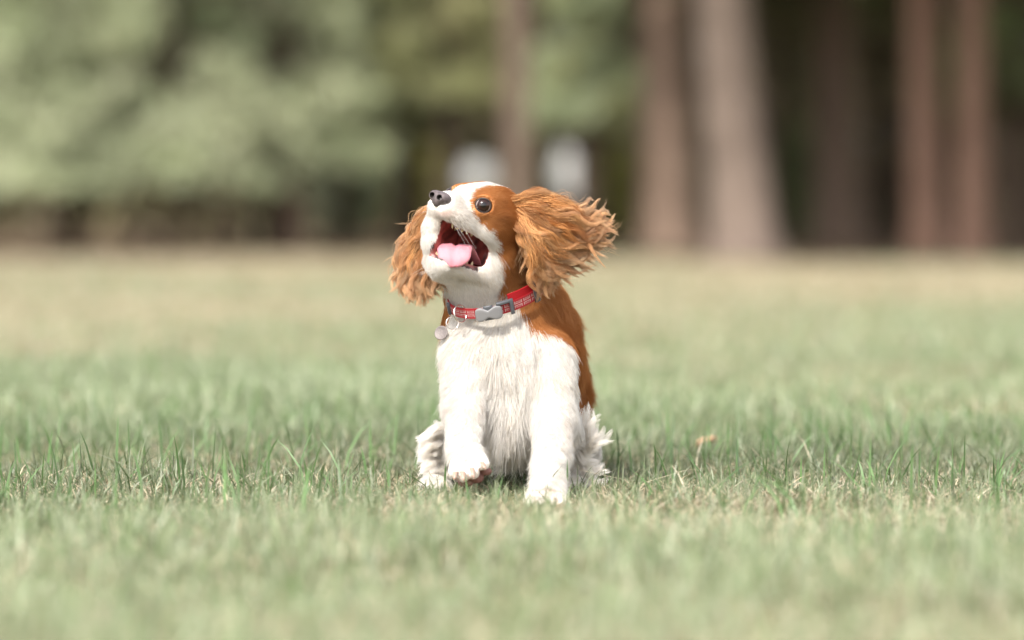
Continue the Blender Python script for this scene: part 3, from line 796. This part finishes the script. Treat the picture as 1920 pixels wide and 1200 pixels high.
# ---- locks: long wavy hair hung along guide lines
def resample(G, K):
    G = np.asarray(G, float); s = np.concatenate([[0], np.cumsum(np.linalg.norm(np.diff(G, axis=0), axis=1))]); s /= s[-1]
    # smooth through the points
    tt = np.linspace(0, 1, 80); g = np.stack([np.interp(tt, s, G[:, i]) for i in range(3)], 1)
    for _ in range(60): g[1:-1] = .25 * g[:-2] + .5 * g[1:-1] + .25 * g[2:]
    return np.stack([np.interp(np.linspace(0, 1, K), tt, g[:, i]) for i in range(3)], 1)
def locks(guides, n, strands, r, t0max=.5, spread=.004, tipspread=.0015, wave=.003, wl_=.05, layer=.010, K=14, len_jit=.15, front=np.array([0, -1, 0]), radius=.00030, flick=.0, jit=.0):
    G = np.stack([resample(g, 40) for g in guides]); nG = len(G); out = []; ids = []
    for i in range(n):
        s = r.uniform(0, nG - 1); k = min(int(s), nG - 2); f = s - k
        g = G[k] * (1 - f) + G[k + 1] * f
        t0 = r.uniform(0, t0max) if t0max > 0 else 0.0; t1 = min(1.0, t0 + r.uniform(.38, .75)) if r.uniform() < .6 else 1.0
        t1 = t1 * (1 - len_jit * r.uniform(0, 1))
        tt = np.linspace(t0, max(t1, t0 + .2), K)
        c = np.stack([np.interp(np.minimum(tt, 1), np.linspace(0, 1, 40), g[:, j]) for j in range(3)], 1)
        ext = np.maximum(tt - 1, 0)[:, None]; c = c + ext * (g[-1] - g[-6]) * 6
        u = np.linspace(0, 1, K)
        tan_ = norm(np.gradient(c, axis=0)); sd_ = norm(np.cross(tan_, front)); 
        Ln = np.linalg.norm(np.diff(c, axis=0), axis=1).sum(); ph = r.uniform(0, 6.28); am = wave * r.uniform(.5, 1.6)
        wv = np.sin(u * Ln / wl_ * 6.28 * r.uniform(.8, 1.25) + ph) - math.sin(ph)
        c = c + sd_ * (am * wv * u ** .7)[:, None] + front * (am * .7 * np.cos(u * Ln / wl_ * 6.28 + ph * 1.7) * u)[:, None]
        c = c + front * (layer * r.uniform(-.7, 1) * np.sin(np.clip(t0 + u * .8, 0, 1) * 2.6) )[:, None]
        c = c + r.normal(0, 1, 3) * jit * u[:, None]
        c = c + sd_ * (flick * r.normal() * u ** 3)[:, None] + np.array([0, 0, 1]) * (flick * r.normal(.15, .8) * .5 * u ** 4)[:, None]
        off = r.normal(0, 1, (strands, 1, 3)); off /= np.maximum(1, np.linalg.norm(off, axis=2, keepdims=True) / 1.6)
        w_ = (spread * (1 - u) ** .8 + tipspread)[None, :, None]
        X = c[None] + off * w_ + r.normal(0, .0004, (strands, K, 3)) * u[None, :, None]
        tipcut = r.uniform(.82, 1.0, (strands, 1))
        X = np.stack([np.stack([np.interp(u * tc_, u, X[j, :, q_]) for q_ in range(3)], 1) for j, tc_ in enumerate(tipcut[:, 0])])
        out.append(X); ids.append(np.full(strands, i))
    X = np.concatenate(out); return X, np.concatenate(ids), np.broadcast_to(radius * np.linspace(1, .35, K), X.shape[:2]).copy()

EARFUR = attr_mat('ear_fur', rough=.45, spec=.35, transl=.34, tip=.38)
def ear(guides, n, seed, cut, flapcut=.55, n2=0):
    r = np.random.default_rng(seed)
    G = np.stack([resample(g, 20) for g in guides])[:, :max(4, int(20 * flapcut))]
    Vf = G.reshape(-1, 3); nu, nv_ = G.shape[:2]; ix = np.arange(nu * nv_).reshape(nu, nv_)
    nrm_ = norm(np.cross(G[-1, -1] - G[0, 0], G[0, -1] - G[0, 0])); nrm_ = nrm_ if nrm_[1] < 0 else -nrm_
    th = .0022
    VV = np.concatenate([Vf + nrm_ * th, Vf - nrm_ * th]); qa = np.stack([ix[:-1, :-1], ix[1:, :-1], ix[1:, 1:], ix[:-1, 1:]], -1).reshape(-1, 4)
    o = nu * nv_; rim = np.concatenate([ix[0, :], ix[1:, -1], ix[-1, -2::-1], ix[-2:0:-1, 0]]); rn = np.roll(rim, -1)
    qq = np.concatenate([qa, qa[:, ::-1] + o, np.stack([rim, rim + o, rn + o, rn], 1)])
    flap = link('ear', mesh('ear', VV, qq, mat=M_EAR), dog)
    X, ids, rad = locks(guides, n, 48, r, **cut)
    lc = r.uniform(0, 1, (n, 1)); dk = r.uniform(.50, 1.25, (n, 1))
    C = (np.array([.35, .125, .028]) * (1 - lc) + np.array([.70, .39, .16]) * lc) * dk
    X2, ids2, rad2 = locks(guides, 90, 6, r, **{**cut, 'spread': .005, 'tipspread': .0025, 'flick': .012, 'jit': .005, 't0max': .3, 'len_jit': .05})
    X = np.concatenate([X, X2]); rad = np.concatenate([rad, rad2 * .9]); ids = np.concatenate([ids, ids2 % n])
    col = np.clip(C[ids] * r.uniform(.85, 1.15, (len(ids), 1)), 0, .85)
    tag(link('ear_fur', curves('ear_fur', X, rad, col, EARFUR), flap), kind='stuff')
    return flap
M_EAR = plain('ear_leather', (.36, .15, .05), .7, .2, var=.2, scale=60)
def gl(pts, ys): 
    ys = np.interp(np.linspace(0, 1, len(pts)), np.linspace(0, 1, len(ys)), ys); return np.array([P(a, b_, y) for (a, b_), y in zip(pts, ys)])
yr = [-.012, -.018, -.018, -.012, -.002, .006, .012]
earR = [gl(g, yr) for g in (
    [(962, 378), (980, 373), (1002, 369), (1036, 371), (1064, 388), (1086, 404), (1106, 404)],
    [(963, 380), (982, 378), (1008, 378), (1050, 388), (1090, 412), (1128, 420), (1156, 412)],
    [(964, 384), (980, 384), (1008, 394), (1050, 414), (1090, 434), (1126, 440), (1158, 424)],
    [(964, 388), (980, 394), (1004, 412), (1042, 440), (1080, 460), (1108, 464), (1134, 452)],
    [(964, 392), (976, 402), (996, 428), (1028, 462), (1062, 484), (1086, 484), (1106, 474)],
    [(963, 394), (974, 408), (990, 438), (1012, 474), (1038, 500), (1056, 508), (1076, 502)],
    [(967, 402), (987, 444), (1003, 484), (1019, 510), (1037, 530), (1060, 540)],
    [(968, 402), (988, 444), (1001, 486), (1010, 514), (1019, 536), (1031, 552)])]
ear(earR, 430, 61, dict(t0max=.55, wave=.0070, wl_=.048, layer=.018, flick=.011, spread=.0042, tipspread=.0007, radius=.00023), .6)
yl = [.062, .055, .045, .035, .03, .03]
earL = [gl(g, yl) for g in (
    [(880, 374), (832, 382), (792, 406), (766, 447), (748, 492), (740, 536)],
    [(880, 378), (830, 394), (794, 426), (770, 470), (754, 520), (750, 566)],
    [(880, 382), (834, 408), (800, 448), (778, 498), (764, 542), (764, 570)],
    [(880, 390), (840, 430), (812, 478), (794, 522), (788, 556), (800, 578)],
    [(885, 400), (850, 450), (828, 496), (817, 528), (815, 550), (828, 562)])]
ear(earL, 260, 62, dict(t0max=.62, wave=.0060, wl_=.044, layer=.016, flick=.004, spread=.0042, tipspread=.0007, radius=.00023), .6)

FEATH = attr_mat('feathering', rough=.55, spec=.2, transl=.55)
# ---- feathering on chest and hind legs
r = np.random.default_rng(71)
XS, RS = [], []
def feather(guides, n, strands=26, **kw):
    X, ids, rad = locks(guides, n, strands, r, **{**dict(t0max=.35, wave=.002, wl_=.06, layer=.006, spread=.005, tipspread=.0014, K=10, len_jit=.25, radius=.00027), **kw}); XS.append(X); RS.append(rad)
feather([gl(g, [.005, .0, .01]) for g in ([(915, 700), (925, 780), (938, 850)], [(940, 700), (950, 790), (948, 868)], [(962, 690), (962, 780), (962, 858)], [(985, 700), (975, 780), (978, 845)])], 90, strands=30, wave=.0045, wl_=.05, layer=.009, spread=.0055, tipspread=.0008)
feather([gl(g, [.05, .05, .06]) for g in ([(900, 800), (908, 830), (918, 864)], [(940, 806), (945, 836), (950, 872)], [(982, 806), (980, 836), (978, 868)])], 34)
FK = dict(spread=.0045, tipspread=.0011, strands=34, radius=.00030, wave=.0036, len_jit=.55, jit=.006)
feather([gl(g, [.09, .06, .05]) for g in ([(1072, 846), (1092, 806), (1100, 762)], [(1076, 848), (1102, 808), (1118, 762)], [(1080, 852), (1114, 816), (1134, 782)], [(1084, 858), (1120, 834), (1140, 812)])], 52, flick=.006, **FK)
feather([gl(g, [.09, .06, .05]) for g in ([(1076, 862), (1112, 880), (1156, 872)], [(1076, 870), (1112, 892), (1162, 884)], [(1074, 882), (1104, 902), (1140, 902)])], 34, flick=.003, **FK)
feather([gl(g, [.10, .07, .06]) for g in ([(1066, 836), (1096, 848), (1124, 858)], [(1070, 866), (1092, 892), (1106, 914)], [(1060, 876), (1075, 905), (1080, 930)])], 50, **FK)
feather([gl(g, [.12, .07, .06]) for g in ([(845, 806), (812, 800), (784, 808)], [(842, 822), (804, 826), (772, 842)], [(838, 840), (800, 854), (768, 876)], [(834, 856), (804, 880), (778, 906)], [(836, 868), (814, 900), (796, 926)], [(840, 872), (828, 904), (820, 932)])], 150, flick=.003, **{**FK, 'strands': 40})
feather([gl(g, [.03, .035, .03]) for g in ([(1066, 740), (1078, 790), (1084, 826)], [(1060, 780), (1070, 830), (1078, 866)], [(1040, 820), (1056, 866), (1062, 905)])], 34)
feather([gl(g, [.02, .02, .015]) for g in ([(890, 760), (902, 810), (912, 846)], [(884, 790), (898, 826), (908, 856)])], 22)
X = np.concatenate(XS); rd = np.concatenate(RS); X[..., 2] = np.maximum(X[..., 2], .002)
fcol = np.minimum(np.array([.92, .90, .87]) * r.uniform(.92, 1.02, (len(X), 1)) * np.where(r.uniform(0, 1, (len(X), 1)) < .25, np.array([[.98, .94, .88]]), 1), .94)
tag(link('feathering', curves('feathering', X, rd, fcol, FEATH), dog), kind='stuff')

# ---- face parts
def loft(rows, closed_u=True):
    rows = np.asarray(rows); a, b_ = rows.shape[:2]; ix = np.arange(a * b_).reshape(a, b_)
    if closed_u: jx = np.roll(ix, -1, 1)
    else: jx = ix[:, 1:]; ix = ix[:, :-1]
    return rows.reshape(-1, 3), np.stack([ix[:-1], jx[:-1], jx[1:], ix[1:]], -1).reshape(-1, 4)
def sphere(c, rad, seg=24, rings=16, axes=np.eye(3)):
    th = np.linspace(.02, np.pi - .02, rings); ph = np.linspace(0, 2 * np.pi, seg, endpoint=False)
    rows = np.stack([np.sin(th)[:, None] * np.cos(ph), np.sin(th)[:, None] * np.sin(ph), np.cos(th)[:, None] + 0 * ph], -1)
    V, Q = loft((rows * rad) @ np.asarray(axes) + np.asarray(c)); return V, Q[:, ::-1]

# eyes: dark brown, wet
def eye_mat():
    m, n, l, b = new_mat('eye')
    at = n.new('ShaderNodeAttribute'); at.attribute_name = 'tint'; l.new(at.outputs['Color'], b.inputs['Base Color'])
    b.inputs['Roughness'].default_value = .5; b.inputs['Coat Weight'].default_value = 1; b.inputs['Coat Roughness'].default_value = .10
    b.inputs['Specular IOR Level'].default_value = .0
    return m
EYE = eye_mat()
for s in (1, -1):
    sg = np.array([1, s, 1]); c = EYEC * sg; ax = EYEAX * sg
    V, Q = sphere(np.zeros(3), EYER, 48, 40); ang = np.degrees(np.arccos(np.clip(V @ ax / EYER, -1, 1)))
    col = np.where((ang < 20)[:, None], np.array([.003, .002, .002]), np.where((ang < 52)[:, None], np.array([.016, .005, .003]) * (1.3 - .7 * sstep(30, 52, ang))[:, None], np.array([.30, .24, .22])))
    eo = link('eye', mesh('eye', from_head(V * (1 + .05 * sstep(50, 20, ang))[:, None] + c), Q, mat=EYE, colors=col), dog)
    e1 = norm(np.cross(ax, [0, 0, 1])); e2 = np.cross(e1, ax); rows, cols = [], []
    for th in np.linspace(0, 2 * np.pi, 49):
        ap = math.radians(math.hypot(57 * math.cos(th), 44 * math.sin(th)))
        od = e1 * math.cos(th) + e2 * math.sin(th); row = []
        for da, rr in ((.02, 1.005), (0, 1.05), (.06, 1.085), (.16, 1.09), (.34, 1.08), (.60, 1.03)):
            row.append(from_head(c + (ax * math.cos(ap + da) + od * math.sin(ap + da)) * EYER * rr))
            cols.append((.022, .016, .015) if da < .2 else (.20, .10, .055) if da < .3 else (.42, .18, .06))
        rows.append(row)
    V, Q = loft(np.array(rows), closed_u=False); link('eyelid', mesh('eyelid', V, Q, mat=m_body, colors=np.array(cols)), eo)

# nose leather
gN = np.stack(np.meshgrid(np.linspace(50, 80, 76), np.linspace(-19, 19, 92), np.linspace(-28, 6, 84), indexing='ij'), -1)
dN = sd_ell(gN, np.array([64, 0, -9]), np.array([9.5, 13.5, 8.5]))
dN = smin(dN, sd_ell(gN, np.array([66, 0, -15]), np.array([6.5, 7, 8])), 5)
for s in (1, -1):
    dN = smin(dN, sd_ell(gN, np.array([66, s * 8, -9]), np.array([8, 6.5, 7.5])), 3)
for s in (1, -1):
    dN = -smin(-dN, sd_ell(gN, np.array([73, s * 6.4, -9.5]), np.array([8, 3.8, 3.5])), 1.2)
    dN = -smin(-dN, sd_cap(gN, np.array([70.0, s * 9, -10]), np.array([66.0, s * 15, -13]), 1.2, .7), 1.0)
dN = -smin(-dN, sd_cap(gN, np.array([75.5, 0, -9]), np.array([73.5, 0, -24]), .9, .9), 1.0)
V, Q = surface_nets(dN.astype(np.float32)); st = np.array([30 / 75, 38 / 91, 34 / 83]); V = relax(np.array([50, -19, -28]) + V * st, Q, 2)
NOSE = attr_mat('nose_leather', rough=.45, spec=.45)
nb_ = NOSE.node_tree.nodes; nv2 = nb_.new('ShaderNodeTexVoronoi'); nv2.inputs['Scale'].default_value = 900
ntc = nb_.new('ShaderNodeTexCoord'); nbp = nb_.new('ShaderNodeBump'); nbp.inputs['Distance'].default_value = .0006; nbp.inputs['Strength'].default_value = .8
NOSE.node_tree.links.new(ntc.outputs['Object'], nv2.inputs['Vector']); NOSE.node_tree.links.new(nv2.outputs['Distance'], nbp.inputs['Height'])
NOSE.node_tree.links.new(nbp.outputs[0], nb_['Principled BSDF'].inputs['Normal'])
hole = np.minimum(sd_ell(V, np.array([72, 6.4, -9.5]), np.array([9, 3.9, 3.6])), sd_ell(V, np.array([72, -6.4, -9.5]), np.array([9, 3.9, 3.6])))
nc = np.where((hole < .35)[:, None], np.array([.006, .004, .004]), np.array([.088, .068, .070]) * (1 + .25 * vnoise(V, .9, 51))[:, None])  # nostril hollows painted near black, their shade put into the colour
link('nose', mesh('nose', from_head((V - np.array([62, 0, -9])) * np.array([1, .90, .80]) + np.array([60.5, 0, -6])), Q, mat=NOSE, colors=nc), dog)

# tongue
def HL(px, py, b):
    """head-unit point seen at a pixel for a given sideways offset b"""
    k = F_PX / D0 * HS
    x = (px - 901) / k - HM[1, 0] * b; z = (389 - py) / k - HM[1, 2] * b
    A = np.array([[HM[0, 0], HM[2, 0]], [HM[0, 2], HM[2, 2]]]); a, c = np.linalg.solve(A, [x, z]); return np.array([a, b, c])
spine = [np.array([-14, 0, -58.]), np.array([-2, 2, -52.]), HL(856, 462, 5), HL(853, 461, 10), HL(853, 470, 14), HL(853, 481, 18), HL(853, 491, 21), HL(854, 500, 21.5)]
wid = [15, 17, 17, 17.5, 18.5, 18.8, 17.5, 13]
sp = resample(spine, 26); ww = np.interp(np.linspace(0, 1, 26), np.linspace(0, 1, 8), wid); ww[-3:] *= [.97, .82, .45]
rows = []
for i in range(26):
    t = norm(sp[min(i + 1, 25)] - sp[max(i - 1, 0)]); kk_ = sstep(4, 12, i); sdv = norm(np.array([-.58, .75, .30]) * kk_ + np.array([0., 1, 0.]) * (1 - kk_)); sdv = norm(sdv - t * (sdv @ t)); upv = np.cross(t, sdv); upv = upv if upv @ np.array([.5, .45, .75]) > 0 else -upv
    ph = np.linspace(0, 2 * np.pi, 28, endpoint=False); x_ = np.cos(ph); y_ = np.sin(ph)
    top_ = np.where(y_ > 0, y_ * (3.6 - 2.4 * np.exp(-(x_ / .10) ** 2) + 0 * x_) + .8 * x_ ** 2, y_ * 2.2 + .8 * x_ ** 2)
    rows.append(from_head(sp[i] + sdv * (x_ * ww[i])[:, None] + upv * top_[:, None]))
V, Q = loft(rows)
tipc = rows[-1].mean(0); V = np.concatenate([V, [tipc]]); tips = [(25 * 28 + k, 25 * 28 + (k + 1) % 28, len(V) - 1) for k in range(28)]
link('tongue', mesh('tongue', V, Q, tips, mat=plain('tongue', (.43, .17, .205), .42, .45, bump=.5, scale=1500, var=.14, sss=.25)), dog)

# teeth
TOOTH = plain('tooth', (.50, .39, .24), .3, .5, var=.12, scale=500)
def tooth(base, tip, r0, curve=0.0):
    base, tip = np.asarray(base, float), np.asarray(tip, float); rows = []
    for t in np.linspace(0, 1, 7):
        c = base * (1 - t) + tip * t + np.array([-1, 0, 0]) * curve * t * t
        rr = r0 * (1 - t) ** .6 + .12; ph = np.linspace(0, 2 * np.pi, 9, endpoint=False)
        rows.append(from_head(c + np.stack([np.cos(ph) * rr, np.sin(ph) * rr * .8, 0 * ph], 1)))
    V, Q = loft(rows); return link('tooth', mesh('tooth', V, Q, mat=TOOTH), dog)
tooth((42, -8.5, -29), (42.5, -9, -38), 1.7, 1.2); tooth((42, 10, -28), (42, 10.5, -33), 1.5, 1.0)
for s in (1, -1):
    for a, h in ((36, 2), (28, 3), (20, 3.5), (12, 3.5)): tooth((a, s * 13, -30), (a, s * 13, -30 - h), 2.0)
    tooth((35, s * 9, -64), (37, s * 9.5, -57), 1.7, .8)
    for a, h in ((24, 1), (16, 2), (9, 4), (2, 3)): tooth((a, s * (19 - a * .25), -64), (a, s * (19 - a * .25), -61 + h), 2.2)
for k in (-2, -1, 0, 1, 2): tooth((40, k * 2.2, -65), (41, k * 2.2, -61.5), 1.0)

# whiskers
r = np.random.default_rng(81); WX = []
for s in (1, -1):
    for k in range(11):
        p0 = np.array([r.uniform(36, 56), s * (18 - r.uniform(0, 4)), r.uniform(-26, -14)])
        dd = norm(np.array([r.uniform(-.3, .5), s * 1.0, r.uniform(-.7, .25)])); L = r.uniform(18, 38); tt = np.linspace(0, 1, 8)[:, None]
        WX.append(from_head(p0 + dd * L * tt + np.array([-.5, 0, -.35]) * L * tt ** 2 * .6))
for k in range(8):
    p0 = np.array([r.uniform(34, 46), r.uniform(-10, 10), -83]); dd = norm(np.array([.5, r.uniform(-.6, .6), -.6])); L = r.uniform(8, 16); tt = np.linspace(0, 1, 8)[:, None]
    WX.append(from_head(p0 + dd * L * tt))
WX = np.stack(WX)
tag(link('whisker', curves('whisker', WX, np.broadcast_to(.00016 * np.linspace(1, .3, 8), WX.shape[:2]), np.tile([[.85, .82, .78]], (len(WX), 1)), FUR), dog), kind='stuff')

# claws and pads of the lifted paw
CLAW = plain('claw', (.33, .22, .175), .3, .5, var=.15, scale=300)
PAD = plain('paw_pad', (.20, .10, .085), .7, .3, bump=.8, scale=1200, var=.3)
def wcone(name, base, tip, r0, mat, droop):
    rows = []
    for t in np.linspace(0, 1, 8):
        c = base * (1 - t) + tip * t + np.array([0, -1, .0]) * droop * math.sin(t * 3.14); rr = r0 * (1 - t) ** .55 + .0003
        ph = np.linspace(0, 2 * np.pi, 10, endpoint=False); rows.append(c + np.stack([np.cos(ph) * rr, np.sin(ph) * rr, 0 * ph], 1))
    V, Q = loft(rows); return link(name, mesh(name, V, Q, mat=mat), dog)
for (bx_, by_), (tx_, ty_) in (((853, 884), (852, 901)), ((867, 884), (870, 904)), ((884, 877), (889, 899)), ((903, 866), (911, 882))):
    wcone('claw', P(bx_, by_, -.126), P(tx_, ty_, -.139), .0035, CLAW, .004)
for (x_, y_, rr) in ((873, 905, (.011, .010, .0065)), (893, 898, (.010, .010, .0065)), (910, 884, (.009, .009, .006)), (886, 893, (.016, .012, .008))):
    V, Q = sphere(P(x_, y_, -.094), np.array(rr), 18, 12); link('paw_pad', mesh('paw_pad', V, Q, mat=PAD), dog)

# ------------------------------------------------------------------ collar
def ringpt(th, out=0.0, upo=0.0):
    """th = 0 at the throat, + toward the viewer's right"""
    r_ = E1 * math.sin(th) + E2 * math.cos(th); n_ = norm(r_); return CC + r_ + n_ * out + NC * upo
def collar_mat():
    m, n, l, b = new_mat('collar_webbing')
    uv = n.new('ShaderNodeUVMap'); sx = n.new('ShaderNodeSeparateXYZ'); l.new(uv.outputs[0], sx.inputs[0])
    def mth(op, a, c=None, d=None):
        q = n.new('ShaderNodeMath'); q.operation = op
        for i, v in enumerate((a, c, d)):
            if v is None: continue
            if isinstance(v, (int, float)): q.inputs[i].default_value = v
            else: l.new(v, q.inputs[i])
        return q.outputs[0]
    x = mth('SUBTRACT', mth('MULTIPLY', mth('FRACT', mth('MULTIPLY', sx.outputs[0], 31)), 2), 1)     # flag repeats along the strap
    y = mth('MULTIPLY', mth('SUBTRACT', mth('MULTIPLY', sx.outputs[1], 2), 1), 1.45)
    ax, ay = mth('ABSOLUTE', x), mth('ABSOLUTE', y)
    band = lambda v, c0, h: mth('LESS_THAN', mth('ABSOLUTE', mth('SUBTRACT', v, c0)), h)
    cross = mth('MAXIMUM', band(ax, .26, .075), band(ay, .28, .085))
    dg = mth('SUBTRACT', ax, ay); diag = mth('MULTIPLY', mth('MAXIMUM', band(dg, .18, .06), band(dg, -.18, .06)), mth('GREATER_THAN', mth('MINIMUM', ax, ay), .3))
    core = mth('MAXIMUM', mth('LESS_THAN', ax, .16), mth('LESS_THAN', ay, .16))
    wht = mth('MULTIPLY', mth('MAXIMUM', mth('MULTIPLY', cross, mth('SUBTRACT', 1, core)), diag), mth('LESS_THAN', ay, 1.0))
    mx = n.new('ShaderNodeMix'); mx.data_type = 'RGBA'; mx.inputs[6].default_value = (.27, .004, .010, 1); mx.inputs[7].default_value = (.40, .27, .26, 1)
    l.new(wht, mx.inputs[0]); l.new(mx.outputs[2], b.inputs['Base Color'])
    b.inputs['Roughness'].default_value = .75
    wv = n.new('ShaderNodeTexWave'); wv.inputs['Scale'].default_value = 160; l.new(uv.outputs[0], wv.inputs['Vector'])
    bp = n.new('ShaderNodeBump'); bp.inputs['Distance'].default_value = .0004; bp.inputs['Strength'].default_value = .5; l.new(wv.outputs['Fac'], bp.inputs['Height']); l.new(bp.outputs[0], b.inputs['Normal'])
    return m
WEB = collar_mat(); RED = plain('red_webbing', (.30, .004, .009), .7, .3, bump=.5, scale=900, var=.12)
DGREY = plain('dark_grey_plastic', (.065, .070, .080), .38, .5, var=.1); LGREY = plain('light_grey_plastic', (.18, .18, .187), .45, .5, var=.06, scale=80)
STEEL = plain('steel', (.62, .58, .55), .22, .5, 1.0, bump=.15, scale=700)
collar = empty('dog_collar', CC, 'red patterned dog collar with grey bone shaped clip round the neck', 'dog collar')
def strap(name, th0, th1, width, out, upo, thick, mat, nseg=90):
    rows = []
    for th in np.linspace(th0, th1, nseg):
        ro = norm(E1 * math.sin(th) + E2 * math.cos(th)); c = ringpt(th, out, upo)
        rows.append([c - NC * width / 2 + ro * thick, c + NC * width / 2 + ro * thick, c + NC * width / 2, c - NC * width / 2])
    V, Q = loft(rows); me = mesh(name, V, Q, mat=mat, smooth=False)
    uvl = me.uv_layers.new(name='UVMap'); u_ = np.repeat(np.linspace(th0, th1, nseg) / (2 * np.pi), 4); v_ = np.tile([0, 1, 1, 0], nseg)
    lp = np.zeros(len(me.loops), np.int32); me.loops.foreach_get('vertex_index', lp)
    uvl.data.foreach_set('uv', np.stack([u_[lp], v_[lp]], 1).astype(np.float32).ravel())
    return link(name, me, collar)
OUT = .0085
strap('strap', -math.pi, math.pi, .0145, OUT, 0, .0022, WEB, 140)
strap('strap_end', .42, 1.72, .0130, OUT - .001, .0118, .0022, RED, 50)
def plate(name, outline, th_c, out, upo, thick, mat, parent=collar, bev=.0008):
    """flat shape (arc length along the strap, height) bent round the collar"""
    rad = .062; o = np.asarray(outline, float); lay = []; cen = o.mean(0)
    for f_, dz in ((1, 0), (1, thick - 1.2 * bev), (.975, thick - .4 * bev), (.93, thick), (.75, thick + .0003), (.5, thick + .0005), (.25, thick + .0005)):
        lay.append([ringpt(th_c + x / rad, out + dz, upo + y) for x, y in cen + (o - cen) * f_])
    k = len(o); Q = []
    for a in range(len(lay) - 1):
        for i in range(k): j = (i + 1) % k; Q.append((a * k + i, a * k + j, (a + 1) * k + j, (a + 1) * k + i))
    V = np.concatenate(lay + [[ringpt(th_c + cen[0] / rad, out + thick + .0005, upo + cen[1])]]); b0_ = (len(lay) - 1) * k
    T = [(b0_ + i, b0_ + (i + 1) % k, len(V) - 1) for i in range(k)]
    return link(name, mesh(name, V, np.array(Q), T, mat=mat, smooth=True), parent)
# bone-shaped clip, its dark release prongs and loops
hw, hh = .0165, .0100
bone = []
for a in np.linspace(0, 2 * np.pi, 64, endpoint=False):
    x = hw * np.sign(math.cos(a)) * abs(math.cos(a)) ** .45; y = hh * np.sign(math.sin(a)) * abs(math.sin(a)) ** .45
    y *= 1 - .52 * math.exp(-(x / .0055) ** 2); bone.append((x, y))
TH = .0
plate('clip', bone, TH, OUT + .003, -.001, .0052, LGREY)
box_ = lambda w_, h__: [(x * w_ / 2, y * h__ / 2) for x, y in [(-1, -1), (-.33, -1), (.33, -1), (1, -1), (1, -.33), (1, .33), (1, 1), (.33, 1), (-.33, 1), (-1, 1), (-1, .33), (-1, -.33)]]
plate('clip_prong', box_(.012, .021), TH, OUT + .0022, -.0005, .003, DGREY)
plate('clip_loop', box_(.0042, .022), TH + .46, OUT + .002, .0010, .0052, DGREY)
plate('clip_loop', box_(.020, .0042), TH + .33, OUT + .002, .0100, .0050, DGREY)
plate('slider', box_(.0056, .031), 1.04, OUT + .002, .0055, .0050, DGREY)
plate('keeper', box_(.0040, .0175), -1.12, OUT + .002, .001, .0040, DGREY)
def torus(c, ax, r1, r2, seg=40, sx=1.0):
    ax = norm(np.asarray(ax, float)); e1 = norm(np.cross(ax, [0.3, .1, 1])); e2 = np.cross(ax, e1); rows = []
    for th in np.linspace(0, 2 * np.pi, seg + 1):
        od = e1 * math.cos(th) * sx + e2 * math.sin(th); ph = np.linspace(0, 2 * np.pi, 8, endpoint=False)
        rows.append(c + od * r1 + norm(od) * (np.cos(ph)[:, None] * r2) + ax * (np.sin(ph)[:, None] * r2))
    return loft(rows)
V, Q = torus(P(863, 588, -.014), (.72, -.62, .15), .0125, .0011, sx=1.0); link('d_ring', mesh('d_ring', V, Q, mat=STEEL), collar)
# name disc hanging from the ring
tagc = P(827, 624, .012)
dogtag = empty('name_tag', tagc, 'round steel name disc hanging on a split ring from the collar', 'name tag')
V, Q = torus(P(848, 606, -.002), (.30, -.93, .18), .0088, .0007); link('split_ring', mesh('split_ring', V, Q, mat=STEEL), dogtag)
ax = norm(np.array([-.42, -.86, .28])); e1 = norm(np.cross(ax, [0, 0, 1])); e2 = np.cross(e1, ax); rows = []
for rr, zz_ in ((.0001, -.0006), (.0096, -.0006), (.0102, -.0003), (.0102, .0004), (.0096, .0008), (.0088, .0008), (.0082, .0004), (.0001, .0004)):
    ph = np.linspace(0, 2 * np.pi, 36, endpoint=False); rows.append(tagc + ax * zz_ + rr * (np.cos(ph)[:, None] * e1 + np.sin(ph)[:, None] * e2))
V, Q = loft(rows); link('disc', mesh('disc', V, Q, mat=plain('engraved_steel', (.15, .13, .125), .5, .4, .2, bump=.8, scale=420)), dogtag)
